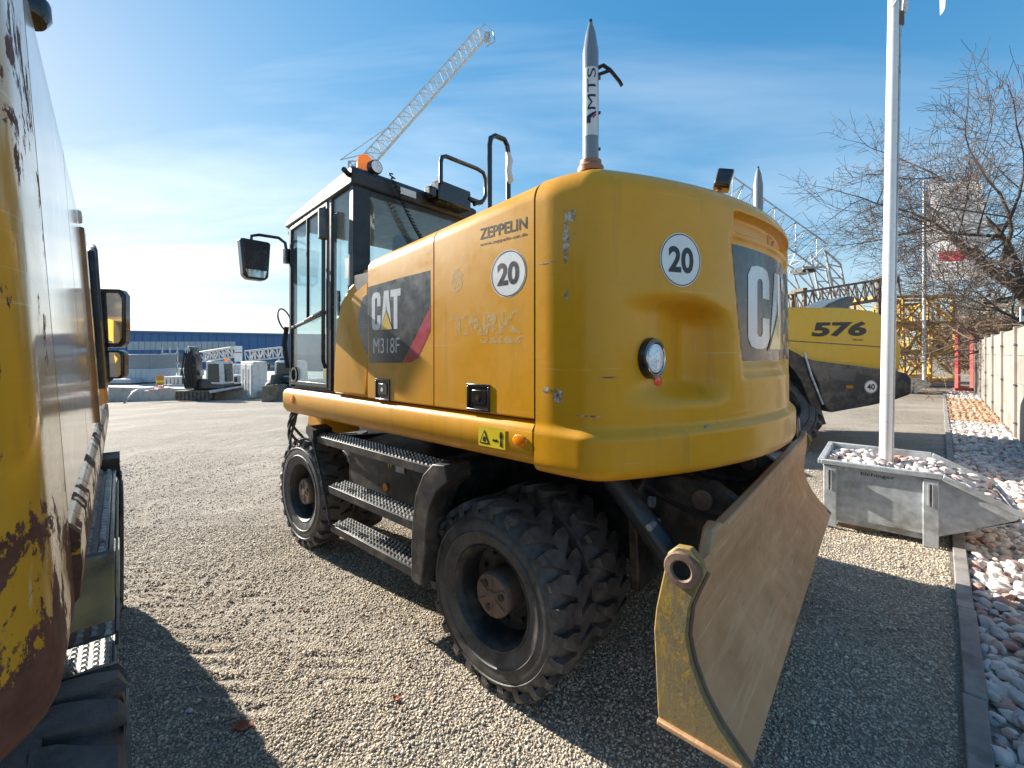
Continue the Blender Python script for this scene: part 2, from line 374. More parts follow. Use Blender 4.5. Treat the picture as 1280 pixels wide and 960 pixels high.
# ------------------------------------------------------------------ mesh helpers
class MB:
    XF = None; FLIP = False        # optional transform of the builder's coordinates
    def __init__(s): s.v = []; s.f = []
    def add(s, vs, fs):
        o = len(s.v); s.v += [tuple(p) for p in vs]; s.f += [tuple(i + o for i in f) for f in fs]; return s
    def box(s, lo, hi):
        (x0, y0, z0), (x1, y1, z1) = lo, hi
        return s.add([(x0, y0, z0), (x1, y0, z0), (x1, y1, z0), (x0, y1, z0), (x0, y0, z1), (x1, y0, z1), (x1, y1, z1), (x0, y1, z1)],
                     [(0, 3, 2, 1), (4, 5, 6, 7), (0, 1, 5, 4), (1, 2, 6, 5), (2, 3, 7, 6), (3, 0, 4, 7)])
    def bar(s, p0, p1, w, h=None, up=(0, 0, 1)):
        p0, p1 = Vector(p0), Vector(p1); h = h or w
        d = (p1 - p0).normalized(); u = Vector(up)
        if abs(d.dot(u)) > .98: u = Vector((1, 0, 0))
        x = d.cross(u).normalized() * (w / 2); y = x.cross(d).normalized() * (h / 2)
        vs = [p + a * x + b * y for p in (p0, p1) for a, b in ((-1, -1), (1, -1), (1, 1), (-1, 1))]
        return s.add(vs, [(0, 1, 2, 3), (7, 6, 5, 4), (0, 4, 5, 1), (1, 5, 6, 2), (2, 6, 7, 3), (3, 7, 4, 0)])
    def tube(s, path, r, n=8, cap=True):
        P = [Vector(p) for p in path]; rs = r if isinstance(r, (list, tuple)) else [r] * len(P)
        T = [(P[min(i + 1, len(P) - 1)] - P[max(i - 1, 0)]).normalized() for i in range(len(P))]
        u = T[0].orthogonal().normalized(); vs = []
        for p, t, q in zip(P, T, rs):
            u = (u - t * u.dot(t))
            u = u.normalized() if u.length > 1e-6 else t.orthogonal().normalized()
            w = t.cross(u)
            vs += [p + (u * math.cos(2 * math.pi * k / n) + w * math.sin(2 * math.pi * k / n)) * q for k in range(n)]
        fs = [(i * n + k, i * n + (k + 1) % n, (i + 1) * n + (k + 1) % n, (i + 1) * n + k) for i in range(len(P) - 1) for k in range(n)]
        if cap: fs += [tuple(range(n - 1, -1, -1)), tuple((len(P) - 1) * n + k for k in range(n))]
        return s.add(vs, fs)
    def cyl(s, p0, p1, r0, r1=None, n=20, cap=True): return s.tube([p0, p1], [r0, r0 if r1 is None else r1], n, cap)
    def lathe(s, prof, o, ax, n=40, closed=False):
        o = Vector(o); ax = Vector(ax).normalized(); u = ax.orthogonal().normalized(); w = ax.cross(u); vs = []
        for r, h in prof:
            vs += [o + ax * h + (u * math.cos(2 * math.pi * k / n) + w * math.sin(2 * math.pi * k / n)) * r for k in range(n)]
        m = len(prof)
        fs = [(i * n + k, i * n + (k + 1) % n, ((i + 1) % m) * n + (k + 1) % n, ((i + 1) % m) * n + k) for i in range(m if closed else m - 1) for k in range(n)]
        return s.add(vs, fs)
    def prism(s, poly, f):
        """poly in 2D, f(x, y, t) -> 3D with t = 0, 1 the two ends"""
        n = len(poly); vs = [f(x, y, t) for t in (0, 1) for x, y in poly]
        tri = tessellate_polygon([[Vector((x, y, 0)) for x, y in poly]])
        fs = [tuple(t) for t in tri] + [tuple(n + i for i in reversed(t)) for t in tri]
        fs += [(i, (i + 1) % n, n + (i + 1) % n, n + i) for i in range(n)]
        return s.add(vs, fs)
    def grid(s, rows, closed=False):
        n = len(rows[0]); vs = [p for r in rows for p in r]
        fs = [(i * n + k, i * n + (k + 1) % n, (i + 1) * n + (k + 1) % n, (i + 1) * n + k) for i in range(len(rows) - 1) for k in range(n if closed else n - 1)]
        return s.add(vs, fs)
    def build(s, name, m, parent=None, org=(0, 0, 0), bevel=0, smooth=35, fixn=True, seg=2, weld=False):
        vs = s.v if MB.XF is None else [MB.XF(v) for v in s.v]
        vs = [(x - org[0], y - org[1], z - org[2]) for x, y, z in vs]
        me = bpy.data.meshes.new(name); me.from_pydata(vs, [], s.f)
        if fixn or weld:
            bm = bmesh.new(); bm.from_mesh(me)
            if weld: bmesh.ops.remove_doubles(bm, verts=bm.verts, dist=1e-4)
            if fixn: bmesh.ops.recalc_face_normals(bm, faces=bm.faces)
            bm.to_mesh(me); bm.free()
        me.update()
        return finish(name, me, m, parent, bevel, smooth, seg)

def finish(name, me, m, parent=None, bevel=0, smooth=35, seg=2):
    me.materials.append(M[m] if isinstance(m, str) else m)
    if smooth:
        me.polygons.foreach_set('use_smooth', [True] * len(me.polygons))
        me.set_sharp_from_angle(angle=R(smooth))
    o = bpy.data.objects.new(name, me); COL.objects.link(o)
    if parent is not None: o.parent = parent
    if bevel:
        b = o.modifiers.new('bevel', 'BEVEL'); b.width = bevel; b.segments = seg; b.limit_method = 'ANGLE'; b.angle_limit = R(40)
    return o

def tag(o, label=None, cat=None, group=None, kind=None):
    for k, v in (('label', label), ('category', cat), ('group', group), ('kind', kind)):
        if v: o[k] = v
    return o
def thing(name, label, cat, loc=(0, 0, 0), rz=0, group=None):
    o = bpy.data.objects.new(name, None); COL.objects.link(o)
    o.location = loc; o.rotation_euler = (0, 0, rz); o.empty_display_size = .2
    return tag(o, label, cat, group)
def dup(o, parent=None, **props):
    c = o.copy(); COL.objects.link(c); c.parent = parent
    for k, v in props.items(): c[k] = v
    for ch in list(o.children): dup(ch, c)
    return c

_dg = None
def text2d(txt, w, h, bold=.0, shear=0.):
    """2D letter mesh fitted into a w x h box centred on the origin"""
    cu = bpy.data.curves.new('t', 'FONT'); cu.body = txt; cu.size = 1; cu.offset = bold; cu.resolution_u = 4; cu.shear = shear
    cu.fill_mode = 'FRONT'
    ob = bpy.data.objects.new('t', cu); COL.objects.link(ob)
    dg = bpy.context.evaluated_depsgraph_get()
    me = bpy.data.meshes.new_from_object(ob.evaluated_get(dg))
    vs = [(v.co.x, v.co.y) for v in me.vertices]; fs = [tuple(p.vertices) for p in me.polygons]
    bpy.data.objects.remove(ob); bpy.data.curves.remove(cu); bpy.data.meshes.remove(me)
    x0 = min(v[0] for v in vs); x1 = max(v[0] for v in vs); y0 = min(v[1] for v in vs); y1 = max(v[1] for v in vs)
    return [((x - (x0 + x1) / 2) * w / (x1 - x0), (y - (y0 + y1) / 2) * h / (y1 - y0)) for x, y in vs], fs
def poly2d(poly):
    return list(poly), [tuple(t) for t in tessellate_polygon([[Vector((x, y, 0)) for x, y in poly]])]
def disc2d(r, n=40, r2=None):
    if r2 is None: return [(r * math.cos(2 * math.pi * k / n), r * math.sin(2 * math.pi * k / n)) for k in range(n)], [tuple(range(n))]
    vs = [(q * math.cos(2 * math.pi * k / n), q * math.sin(2 * math.pi * k / n)) for q in (r, r2) for k in range(n)]
    return vs, [(k, (k + 1) % n, n + (k + 1) % n, n + k) for k in range(n)]
def decal(name, vf, f, m, parent, org, cut=0):
    """lay a flat 2D shape on a surface: f(x, y) -> 3D"""
    vs, fs = vf
    if cut:
        bm = bmesh.new(); bv = [bm.verts.new((x, y, 0)) for x, y in vs]
        for q in fs:
            try: bm.faces.new([bv[i] for i in q])
            except ValueError: pass
        for ax in (0, 1):
            lo = min(v[ax] for v in vs); hi = max(v[ax] for v in vs); k = lo + cut
            while k < hi:
                p = [0, 0, 0]; p[ax] = k; nn = [0, 0, 0]; nn[ax] = 1
                bmesh.ops.bisect_plane(bm, geom=bm.verts[:] + bm.edges[:] + bm.faces[:], plane_co=p, plane_no=nn); k += cut
        bm.verts.index_update(); vs = [(v.co.x, v.co.y) for v in bm.verts]; fs = [tuple(v.index for v in q.verts) for q in bm.faces]; bm.free()
    b = MB(); b.v = [tuple(f(x, y)) for x, y in vs]; b.f = fs
    return b.build(name, m, parent, org, smooth=0, fixn=False)

# block letters of the maker's mark, unit height; the triangle sits over the foot of the A
LC = [(0, .13), (.06, .03), (.17, 0), (.31, 0), (.42, .03), (.48, .13), (.48, .38), (.30, .38), (.30, .19), (.27, .15), (.21, .15), (.18, .19), (.18, .81), (.21, .85), (.27, .85), (.30, .81), (.30, .62), (.48, .62), (.48, .87), (.42, .97), (.31, 1), (.17, 1), (.06, .97), (0, .87)]
LA = [(.50, 0), (.66, 1), (.90, 1), (1.06, 0), (.87, 0), (.845, .2), (.79, .62), (.78, .80), (.77, .62), (.71, .2), (.69, 0)]
LT = [(1.0, .82), (1.0, 1), (1.5, 1), (1.5, .82), (1.345, .82), (1.345, 0), (1.155, 0), (1.155, .82)]
TRI = [(.47, 0), (1.09, 0), (.78, .47)]
TRO = [(.43, -.02), (1.13, -.02), (.78, .52)]
def logo(f, w, h, parent, org, cut=0, off=.0015):
    g = lambda o: (lambda x, y: f((x / 1.5 - .5) * w, (y - .5) * h, o))
    for p in (LC, LA, LT): decal('letter', poly2d(p), g(0), 'decalwhite', parent, org, cut)
    decal('triangle_edge', poly2d(TRO), g(off), 'decal', parent, org, cut)
    decal('triangle', poly2d(TRI), g(off * 2), 'decalyellow', parent, org, cut)

# pixel helpers: a pixel gives a direction, the surface it lies on gives the distance
def ray(px, py): return (px - 640) / FPX, (Y0 - py) / FPX
def ground(px, py, z=0.):
    u, v = ray(px, py); Y = (z - CH) / v; return u * Y, Y
def atY(px, py, Y):
    u, v = ray(px, py); return u * Y, Y, CH + v * Y

# ------------------------------------------------------------------ terrain height
def gz(x, y):
    d = -.757 * x + .653 * y
    t = max(0., d - 8.5)
    drop = .052 * (t * t / (t + 2.)) if t > 0 else 0.
    return -min(drop, 1.35)

# ------------------------------------------------------------------ wheeled excavators
# builder coordinates of a machine: x = to its right, y = forwards, z = up
PHI = R(49.2)
cP, sP = math.cos(PHI), math.sin(PHI)
ORG = (2.70, 2.40, 0.)
SB = 1.45                                     # left side plane
def sidept(px, py, b=SB):
    u, v = ray(px, py); Y = b / (u * cP + sP); return Y * (cP - u * sP), CH + v * Y
def rearpt(px, py, a):
    u, v = ray(px, py); Y = a / (cP - u * sP); return Y * (u * cP + sP), CH + v * Y
def ztop(a): return 2.43 - .105 * (a - 1.115)

# plan outline of the counterweight: side, rounded corner, tail-swing arc, mirrored
def cw_curve():
    P = [(SB, 1.12)]; Rr = 2.15; cx = 2.70; ac = .43 + Rr
    r = .15
    # fillet centre: at b = SB + r, inside the arc by r
    bc = SB + r; a_c = ac - math.sqrt((Rr - r) ** 2 - (cx - bc) ** 2)
    ang_end = math.atan2(a_c - ac, bc - cx)
    a0, a1 = math.pi, ang_end % (2 * math.pi)
    for k in range(13):
        t = a0 + (a1 - a0) * k / 12; P.append((bc + r * math.cos(t), a_c + r * math.sin(t)))
    t0 = a1; n = 60
    for k in range(1, n + 1):
        t = t0 + (1.5 * math.pi - t0) * k / n; P.append((cx + Rr * math.cos(t), ac + Rr * math.sin(t)))
    P += [(2 * cx - b, a) for b, a in reversed(P[:-1])]
    P = [(b, a - .045 * (b - SB)) for b, a in P] + [(2 * cx - SB, 1.12)]
    P = np.array(P); s = np.concatenate([[0], np.cumsum(np.hypot(*np.diff(P, axis=0).T))])
    return P, s
CWP, CWS = cw_curve(); CWL = CWS[-1]
def cw_at(s):
    b = np.interp(s, CWS, CWP[:, 0]); a = np.interp(s, CWS, CWP[:, 1]); e = .012
    db = np.interp(s + e, CWS, CWP[:, 0]) - np.interp(s - e, CWS, CWP[:, 0]); da = np.interp(s + e, CWS, CWP[:, 1]) - np.interp(s - e, CWS, CWP[:, 1])
    l = math.hypot(db, da); return b, a, da / l, -db / l          # outward normal
def sst(x, a, b):
    t = min(1, max(0, (x - a) / (b - a))); return t * t * (3 - 2 * t)
CWZ = 2.45; FEAT = True
def cw_inset(s, z):
    q = sst(min(s, CWL - s), .05, .30)
    d = -.012 * (1 - q) + (.012 * (1 - q) + .035 * q) * sst(z, 1.335, 1.385)
    if not FEAT: d = 0.
    if z < 1.22: d += .05 * (1 - math.sqrt(max(0, 1 - ((1.22 - z) / .05) ** 2)))
    rt = .13
    if z > CWZ - rt: d += rt * (1 - math.sqrt(max(0, 1 - ((z - CWZ + rt) / rt) ** 2)))
    b = float(np.interp(s, CWS, CWP[:, 0])); b = min(b, 5.4 - b)
    if FEAT and s > .18 and s < CWL - .18:
        # lamp scoop
        tb = .5 * (sst(b, 1.53, 1.96) + max(0., min(1., (b - 1.55) / .41))) * (1 - sst(b, 1.97, 2.13))
        tz = sst(z, 1.45, 1.56) * (1 - sst(z, 1.84 - .05 * sst(b, 1.85, 2.1), 1.93 - .05 * sst(b, 1.85, 2.1)))
        d += .15 * tb * tz
        # panel field and grab recess
        lim = 2.15 + (2.2 - z) * .16
        d += .018 * sst(b, lim - .05, lim - .02) * sst(z, 1.555, 1.585) * (1 - sst(z, 2.215, 2.235))
        d += .016 * sst(b, lim - .012, lim + .005) * sst(z, 1.605, 1.63) * (1 - sst(z, 2.205, 2.22))
        d += .060 * sst(b, 2.13, 2.17) * sst(z, 2.222, 2.262) * (1 - sst(z, 2.325, 2.338))
    return d
def cw(s, z, off=0.):
    b, a, nb, na = cw_at(s); d = cw_inset(s, z) - off; return (b - nb * d, a - na * d, z)
def cw_hit(px, py):
    """arc length and height where a pixel's ray meets the counterweight of the main machine"""
    u, v = ray(px, py); best = None
    for k in range(int(CWL * .8 / .004)):
        s = .05 + k * .004; b, a, nb, na = cw_at(s); b -= nb * .035; a -= na * .035
        X, Y = b * cP - a * sP, b * sP + a * cP
        if nb * -b + na * -a < 0: continue
        e = abs(X / Y - u)
        if best is None or e < best[0]: best = (e, s, CH + v * Y)
    return best[1], best[2]

def make_tyre(w=.27):
    b = MB()
    pr = [(.272, .045), (.285, .022), (.33, .006), (.40, .0), (.452, .010), (.480, .034), (.492, .07), (.492, w - .07), (.480, w - .034), (.452, w - .010), (.40, w), (.33, w - .006), (.285, w - .022), (.272, w - .045)]
    b.lathe(pr, (0, 0, 0), (1, 0, 0), 72)
    b.lathe([(.352, .006), (.357, -.003), (.363, .004)], (0, 0, 0), (1, 0, 0), 72)
    b.lathe([(.425, .006), (.429, -.002), (.434, .008)], (0, 0, 0), (1, 0, 0), 72)
    n = 24; rr = random.Random(3)
    for side in (0, 1):
        for k in range(n):
            t0 = 2 * math.pi * (k + .5 * side) / n; js = rr.uniform(-.01, .01); wob = rr.uniform(.0, .008)
            secs = [(.455, .006, 0, .042), (.490, .004, 0, .044), (.518 - wob, .018, .005, .050), (.522 - wob, .060, .03, .086), (.523 - wob, .105, .075, .104), (.520 - wob, .142, .110, .098)]
            vs = []
            for r, h, dt, hw in secs:
                hh = h if side == 0 else w - h
                for q, rad in ((-hw, r), (hw, r), (hw * 1.12, min(r, .488) - .012), (-hw * 1.12, min(r, .488) - .012)):
                    t = t0 + js + dt + q * rr.uniform(.9, 1.06); rad += rr.uniform(-.004, .003); vs.append((hh, rad * math.cos(t), rad * math.sin(t)))
            fs = [(i * 4 + k2, i * 4 + (k2 + 1) % 4, i * 4 + 4 + (k2 + 1) % 4, i * 4 + 4 + k2) for i in range(len(secs) - 1) for k2 in range(4)]
            fs += [(3, 2, 1, 0), tuple(range(len(vs) - 4, len(vs)))]
            b.add(vs, fs)
    me = bpy.data.meshes.new('tyre'); me.from_pydata(b.v, [], b.f)
    bm = bmesh.new(); bm.from_mesh(me); bmesh.ops.recalc_face_normals(bm, faces=bm.faces); bm.to_mesh(me); bm.free()
    me.materials.append(M['tyre']); me.polygons.foreach_set('use_smooth', [True] * len(me.polygons)); me.set_sharp_from_angle(angle=R(38))
    return me
TYRE = make_tyre()
def wheel_meshes():
    r = MB(); r.lathe([(.255, .06), (.282, .030), (.284, .020), (.276, .018), (.262, .040), (.252, .060), (.248, .13), (.235, .16), (.17, .175), (.11, .185), (.0, .185)], (0, 0, 0), (1, 0, 0), 48)
    r.lathe([(.276, .25), (.25, .24), (.248, .13)], (0, 0, 0), (1, 0, 0), 48)
    h = MB(); h.lathe([(.0, .030), (.028, .030), (.030, .036), (.115, .038), (.122, .046), (.124, .070), (.118, .075), (.118, .185)], (0, 0, 0), (1, 0, 0), 40)
    for k in range(6):
        t = k * math.pi / 3 + .2; h.bar((.036, .03 * math.cos(t), .03 * math.sin(t)), (.036, .11 * math.cos(t), .11 * math.sin(t)), .012, .008, (1, 0, 0))
    bo = MB()
    for k in range(10):
        t = k * math.pi / 5; bo.cyl((.15, .19 * math.cos(t), .19 * math.sin(t)), (.178, .19 * math.cos(t), .19 * math.sin(t)), .013, n=6)
    ho = MB()
    hs = []
    for k in range(3):
        t = k * 2 * math.pi / 3 + .5; q = MB()
        c = Vector((.0310, .072 * math.cos(t), .072 * math.sin(t)))
        q.cyl(c, c + Vector((.01, 0, 0)), .021, n=14); hs.append(q)
    return r, h, bo, hs
WHEEL_SRC = {}
def add_wheel(root, org, b, a, sgn, rustm, a_rot, dual_in=False):
    """one wheel with its tyre, rim and hub; sgn +1 opens towards the machine's left"""
    key = rustm
    e = bpy.data.objects.new('wheel', None); COL.objects.link(e); e.parent = root
    flip = MB.FLIP
    x = (b, a, .462); x = MB.XF(x) if MB.XF else x
    e.location = (x[0] - org[0], x[1] - org[1], x[2] - org[2])
    s2 = sgn * (-1 if flip else 1)
    e.scale = (1, .90, .90)
    e.rotation_euler = (a_rot if s2 > 0 else -a_rot, 0, 0 if s2 > 0 else math.pi)
    if key not in WHEEL_SRC:
        xf, MB.XF = MB.XF, None
        r, h, bo, hs = wheel_meshes()
        L_ = []
        for nm, mb, mm in (('rim', r, 'black'), ('hub', h, rustm), ('wheel_bolts', bo, 'black'), *(('hub_hole', q, 'blackprint') for q in hs)):
            o = mb.build(nm, mm, None, smooth=40); L_.append((nm, o.data)); bpy.data.objects.remove(o)
        WHEEL_SRC[key] = L_; MB.XF = xf
    t = bpy.data.objects.new('tyre', TYRE); COL.objects.link(t); t.parent = e
    for nm, me in WHEEL_SRC[key]:
        if dual_in and nm in ('hub', 'hub_hole'): continue
        o = bpy.data.objects.new(nm, me); COL.objects.link(o); o.parent = e
        if nm == 'wheel_bolts': o['kind'] = 'stuff'
    return e

def section_loft(b, prof, a0, a1, nseg=1, ztf=None, zref=0):
    """sweep a (b, z) section along the machine from a0 to a1, its top following ztf"""
    rows = []
    for k in range(nseg + 1):
        a = a0 + (a1 - a0) * k / nseg; dz = (ztf(a) - zref) if ztf else 0
        rows.append([(p[0], a, p[1] + (dz if p[1] > 1.6 else 0)) for p in prof])
    b.grid(rows)
    n = len(prof)
    for r in (rows[0], rows[-1]):
        tri = tessellate_polygon([[Vector((p[0], p[2], 0)) for p in r]]); b.add(r, [tuple(t) for t in tri])

def grip_tread(root, org, a0, a1, b0, b1, z, m='black'):
    st = MB(); st.box((b0, a0, z - .05), (b0 + .012, a1, z)); st.box((b0 + .012, a0, z - .012), (b1, a1, z - .002))
    st.box((b1 - .012, a0, z - .04), (b1 + .001, a1, z + .001))
    t = st.build('step_tread', m, root, org, bevel=.003)
    g = MB(); nr = max(2, int((b1 - b0) / .034)); n = int((a1 - a0) / .036)
    for i in range(nr):
        bb = b0 + .012 + (i + .5) * (b1 - b0 - .02) / nr
        for k in range(n):
            aa = a0 + (k + .5 + .5 * (i % 2) - .25) * (a1 - a0) / n; q = .0105
            g.add([(bb - q, aa - q, z - .003), (bb + q, aa - q, z - .003), (bb + q, aa + q, z - .003), (bb - q, aa + q, z - .003),
                   (bb - q * .45, aa - q * .45, z + .011), (bb + q * .45, aa - q * .45, z + .011), (bb + q * .45, aa + q * .45, z + .011), (bb - q * .45, aa + q * .45, z + .011)],
                  [(4, 5, 6, 7), (0, 1, 5, 4), (1, 2, 6, 5), (2, 3, 7, 6), (3, 0, 4, 7)])
    tag(g.build('grip_teeth', 'treadmetal', t, org, smooth=0), kind='stuff')

def excavator(root, main):
    org = ORG; Yp = 'yellow' if main else 'yellow_old'
    B = lambda b, name, m, par=None, **k: b.build(name, m, par or root, org, **k)
    # ---- counterweight
    zs = [1.168, 1.172, 1.18, 1.192, 1.205, 1.22] + list(np.arange(1.24, 1.33, .022)) + list(np.arange(1.335, 1.40, .008)) + list(np.arange(1.40, 2.20, .0165)) + list(np.arange(2.20, 2.345, .008)) + [2.355, 2.37, 2.385, 2.40, 2.412, 2.422, 2.431, 2.438, 2.444, 2.448, 2.45]
    ns = 230; ss = [CWL * k / ns for k in range(ns + 1)]
    rows = [[cw(min(max(s, .001), CWL - .001), z) for s in ss] for z in zs]
    for f in (.8, .4, 0.02): rows.append([(2.7 + (p[0] - 2.7) * f, 1.12 + (p[1] - 1.12) * f, CWZ + .01 * (1 - f)) for p in rows[len(zs) - 1]])
    rows = [[(2.7 + (p[0] - 2.7) * f, 1.12 + (p[1] - 1.12) * f, 1.166) for p in rows[0]] for f in (.02, .9)] + rows
    c = MB(); c.grid(rows)
    cwo = B(c, 'counterweight', Yp, smooth=50)
    if main: tag(cwo, 'rounded yellow rear casing with a lamp scoop')
    # inner dark body
    c = MB(); c.box((SB + .035, 1.05, 1.20), (3.90, 2.69 if main else 3.3, 2.20)); B(c, 'inner_frame', 'black')
    # ---- side doors and hood
    zr = 2.43; r = .095
    prof = [(SB + .03, 1.39), (SB, 1.395)] + [(SB, 2.0)] + [(SB + r - r * math.cos(t), zr - r + r * math.sin(t)) for t in np.linspace(0, math.pi / 2, 9)] + [(1.85, zr + .012), (1.85, zr - .05), (SB + .06, zr - .15), (SB + .03, 2.0)]
    doors = []
    for nm, a0, a1 in (('rear_door', 1.128, 1.795), ('front_door', 1.805, 2.452)):
        c = MB(); section_loft(c, prof, a0, a1, 6, ztop, zr); doors.append(B(c, nm, Yp if main else 'yellow_panel', bevel=.006, smooth=30))
    rear_door, front_door = doors
    c = MB(); hp = [(1.84, zr - .05), (1.84, zr + .002), (2.6, zr + .016), (3.75, zr + .002), (3.86, zr - .04), (3.94, zr - .14), (3.95, 2.0), (3.95, 1.39), (3.9, 1.39), (3.9, 2.3)]
    section_loft(c, hp, 1.128, 2.70, 4, ztop, zr); B(c, 'hood', Yp, bevel=.006, smooth=30)
    if main:
        # curved front panel that wraps behind the cab
        fp = [(2.462, 1.395), (2.90, 1.40), (2.885, 1.62), (2.855, 1.86), (2.80, 2.02), (2.73, 2.13), (2.64, 2.205), (2.54, 2.255), (2.462, ztop(2.462) - .01)]
        c = MB(); c.prism(fp, lambda x, y, t: (SB - .004 + .05 * t + (max(0, y - 2.05) * .35), x, y)); fpo = B(c, 'front_panel', Yp, bevel=.02, seg=3)
        c = MB(); fi = [(2.50, 1.42), (2.86, 1.42), (2.845, 1.62), (2.81, 1.84), (2.74, 1.99), (2.66, 2.07), (2.50, 2.13)]
        c.prism(fi, lambda x, y, t: (SB + .02 + .03 * t, x, y)); B(c, 'panel_recess', Yp, fpo)
        c = MB(); section_loft(c, [(SB + .06, 2.14), (SB + .12, ztop(2.462) - .035), (1.7, ztop(2.462)), (1.7, 2.14)], 2.462, 2.70); B(c, 'hood_step', Yp, fpo, bevel=.02)
    else:
        c = MB(); section_loft(c, prof, 2.462, 3.35, 3, ztop, zr); fpo = B(c, 'front_panel', 'yellow_panel', bevel=.006, smooth=30)
        c = MB(); section_loft(c, [(p[0] - .02 if p[0] < 1.6 else p[0], p[1]) for p in prof], 3.36, 3.72, 2, lambda a: ztop(a) - .25, zr); B(c, 'battery_box', 'yellow_panel', bevel=.006, smooth=30)
    # ---- lower side rail
    bp = [(SB + .03, 1.385), (SB + .004, 1.372), (SB - .012, 1.35), (SB - .012, 1.29), (SB - .006, 1.235), (SB + .022, 1.195), (SB + .07, 1.18), (SB + .25, 1.18), (SB + .25, 1.375)]
    c = MB(); section_loft(c, bp, 1.128, 3.74); rail = B(c, 'side_rail', Yp, bevel=.008, smooth=40)
    c = MB(); section_loft(c, [(5.4 - x, z) for x, z in bp], 1.128, 3.74); B(c, 'side_rail', Yp, bevel=.008, smooth=40)
    c = MB(); c.box((1.7, 1.0, 1.175), (3.7, 3.74, 1.21)); B(c, 'belly_plate', 'black')
    # ---- door latches
    for px, py, door in () if not main else ((598, 497, rear_door), (478.5, 487, front_door)):
        a, z = sidept(px, py); 
        c = MB(); w, h = .078, .066
        for q in ((a - w, a + w, z + h - .012, z + h), (a - w, a + w, z - h, z - h + .012), (a - w, a - w + .014, z - h + .012, z + h - .012), (a + w - .014, a + w, z - h + .012, z + h - .012)):
            c.box((SB - .006, q[0], q[2]), (SB + .004, q[1], q[3]))
        lt = B(c, 'latch', 'blackgloss', door, bevel=.003)
        c = MB(); c.box((SB - .001, a - w + .014, z - h + .012), (SB + .003, a + w - .014, z + h - .012)); B(c, 'latch_well', 'blackprint', lt)
        c = MB(); c.box((SB - .005, a - .05, z - .03), (SB - .001, a + .042, z + .036)); B(c, 'latch_paddle', 'blackgloss', lt, bevel=.004)
        c = MB(); c.cyl((SB - .007, a, z + .0), (SB - .004, a, z + .0), .013, n=14); B(c, 'lock', 'chrome', lt)
    # ---- wheels
    dA = 0. if main else -.06
    wo_ = 1.52 if main else 1.375
    for a, ins in ((1.48, .0), (3.83, .09)) if main else ((1.33, 0.), (3.76, 0.)):
        rot = random.uniform(0, 1)
        add_wheel(root, org, wo_ + ins, a, 1, 'rusthub', rot)
        add_wheel(root, org, wo_ + ins + .36, a, 1, 'rusthub', rot + .06, True)
        add_wheel(root, org, 3.90 - ins, a, -1, 'rusthub', rot)
        add_wheel(root, org, 3.90 - ins - .36, a, -1, 'rusthub', rot + .06, True)
        c = MB(); c.cyl((1.68 + ins, a, .465), (3.74 - ins, a, .465), .085, n=20); c.cyl((2.5, a, .465), (2.9, a, .465), .19, n=24); c.cyl((1.70 + ins, a, .465), (1.88 + ins, a, .465), .14, n=24); c.cyl((3.55 - ins, a, .465), (3.70 - ins, a, .465), .14, n=24)
        B(c, 'axle', 'black')
    # ---- chassis
    c = MB(); c.prism([(.86, .50), (.86, .86), (1.2, 1.02), (3.9, 1.02), (4.2, .86), (4.2, .60), (3.6, .46), (1.7, .46)], lambda x, y, t: (2.32 + .76 * t, x, y)); B(c, 'chassis', 'black', bevel=.012)
    c = MB(); c.lathe([(.0, 1.0), (.52, 1.0), (.55, 1.02), (.55, 1.15), (.50, 1.17), (0, 1.17)], (2.7, 2.55, 0), (0, 0, 1), 40); B(c, 'slewing_ring', 'black')
    c = MB(); c.prism([(1.98, .54), (1.98, .95), (2.05, 1.02), (3.15, 1.02), (3.2, .9), (3.2, .56)], lambda x, y, t: (1.72 + .56 * t, x, y)); tb = B(c, 'tool_box', 'black', bevel=.015)
    c = MB(); c.box((1.60, 2.0, 1.02), (2.2, 2.75, 1.045)); B(c, 'box_lid', 'dgrey', tb, bevel=.006)
    if main:
        a, z = sidept(482, 609, 1.715)
        c = MB(); c.cyl((1.718, a, z), (1.708, a, z), .03, n=18); B(c, 'side_reflector', 'amber', tb, bevel=.004)
        def tbm(x, y, o=0): return (1.717 - o, 2.62 - x, .90 + y)
        decal('stencil', text2d('W', .07, .06, .02), tbm, 'warn', tb, org)
        c = MB(); c.box((1.712, 2.44, .86), (1.7175, 2.54, .95)); B(c, 'type_plate', 'galv', tb)
    # ---- steps
    stp = bpy.data.objects.new('step_ladder', None); COL.objects.link(stp); stp.parent = root
    specs = ((1.80, 3.26, 1.06, 1.47, 1.62), (1.98, 2.98, .735, 1.45, 1.60), (1.98, 2.94, .47, 1.45, 1.60)) if main else ((1.83, 3.12, 1.06, 1.405, 1.55), (2.0, 3.0, .735, 1.39, 1.55), (2.0, 2.96, .47, 1.40, 1.55))
    for a0, a1, z, b0, b1 in specs: grip_tread(stp, org, a0, a1, b0, b1, z, 'black' if main else 'greysteel')
    b0 = specs[1][3]
    c = MB()   # curved rear bracket plate
    out = [(1.70, 1.10), (1.80, 1.09), (1.88, 1.02), (1.945, .90), (1.975, .76), (1.985, .60), (1.985, .42), (1.955, .41), (1.90, .41)]
    inn = [(1.86, .60), (1.855, .72), (1.83, .84), (1.77, .95), (1.68, 1.02)]
    c.prism(out + inn, lambda x, y, t: (b0 - .012 + .17 * t, x, y))
    if main: B(c, 'step_bracket', 'black', stp, bevel=.006)
    if not main:
        c = MB(); c.prism([(1.77, 1.075), (1.828, 1.075), (1.83, .86), (1.77, .88)], lambda x, y, t: (b0 + .012 + .3 * t, x, y)); c.box((b0 + .004, 1.829, .92), (b0 + .012, 3.12, 1.005)); B(c, 'step_shroud', mat('olive_paint', (.30, .245, .12), .5, dirt=(.1, .09, .07), damt=.4), stp, bevel=.012)
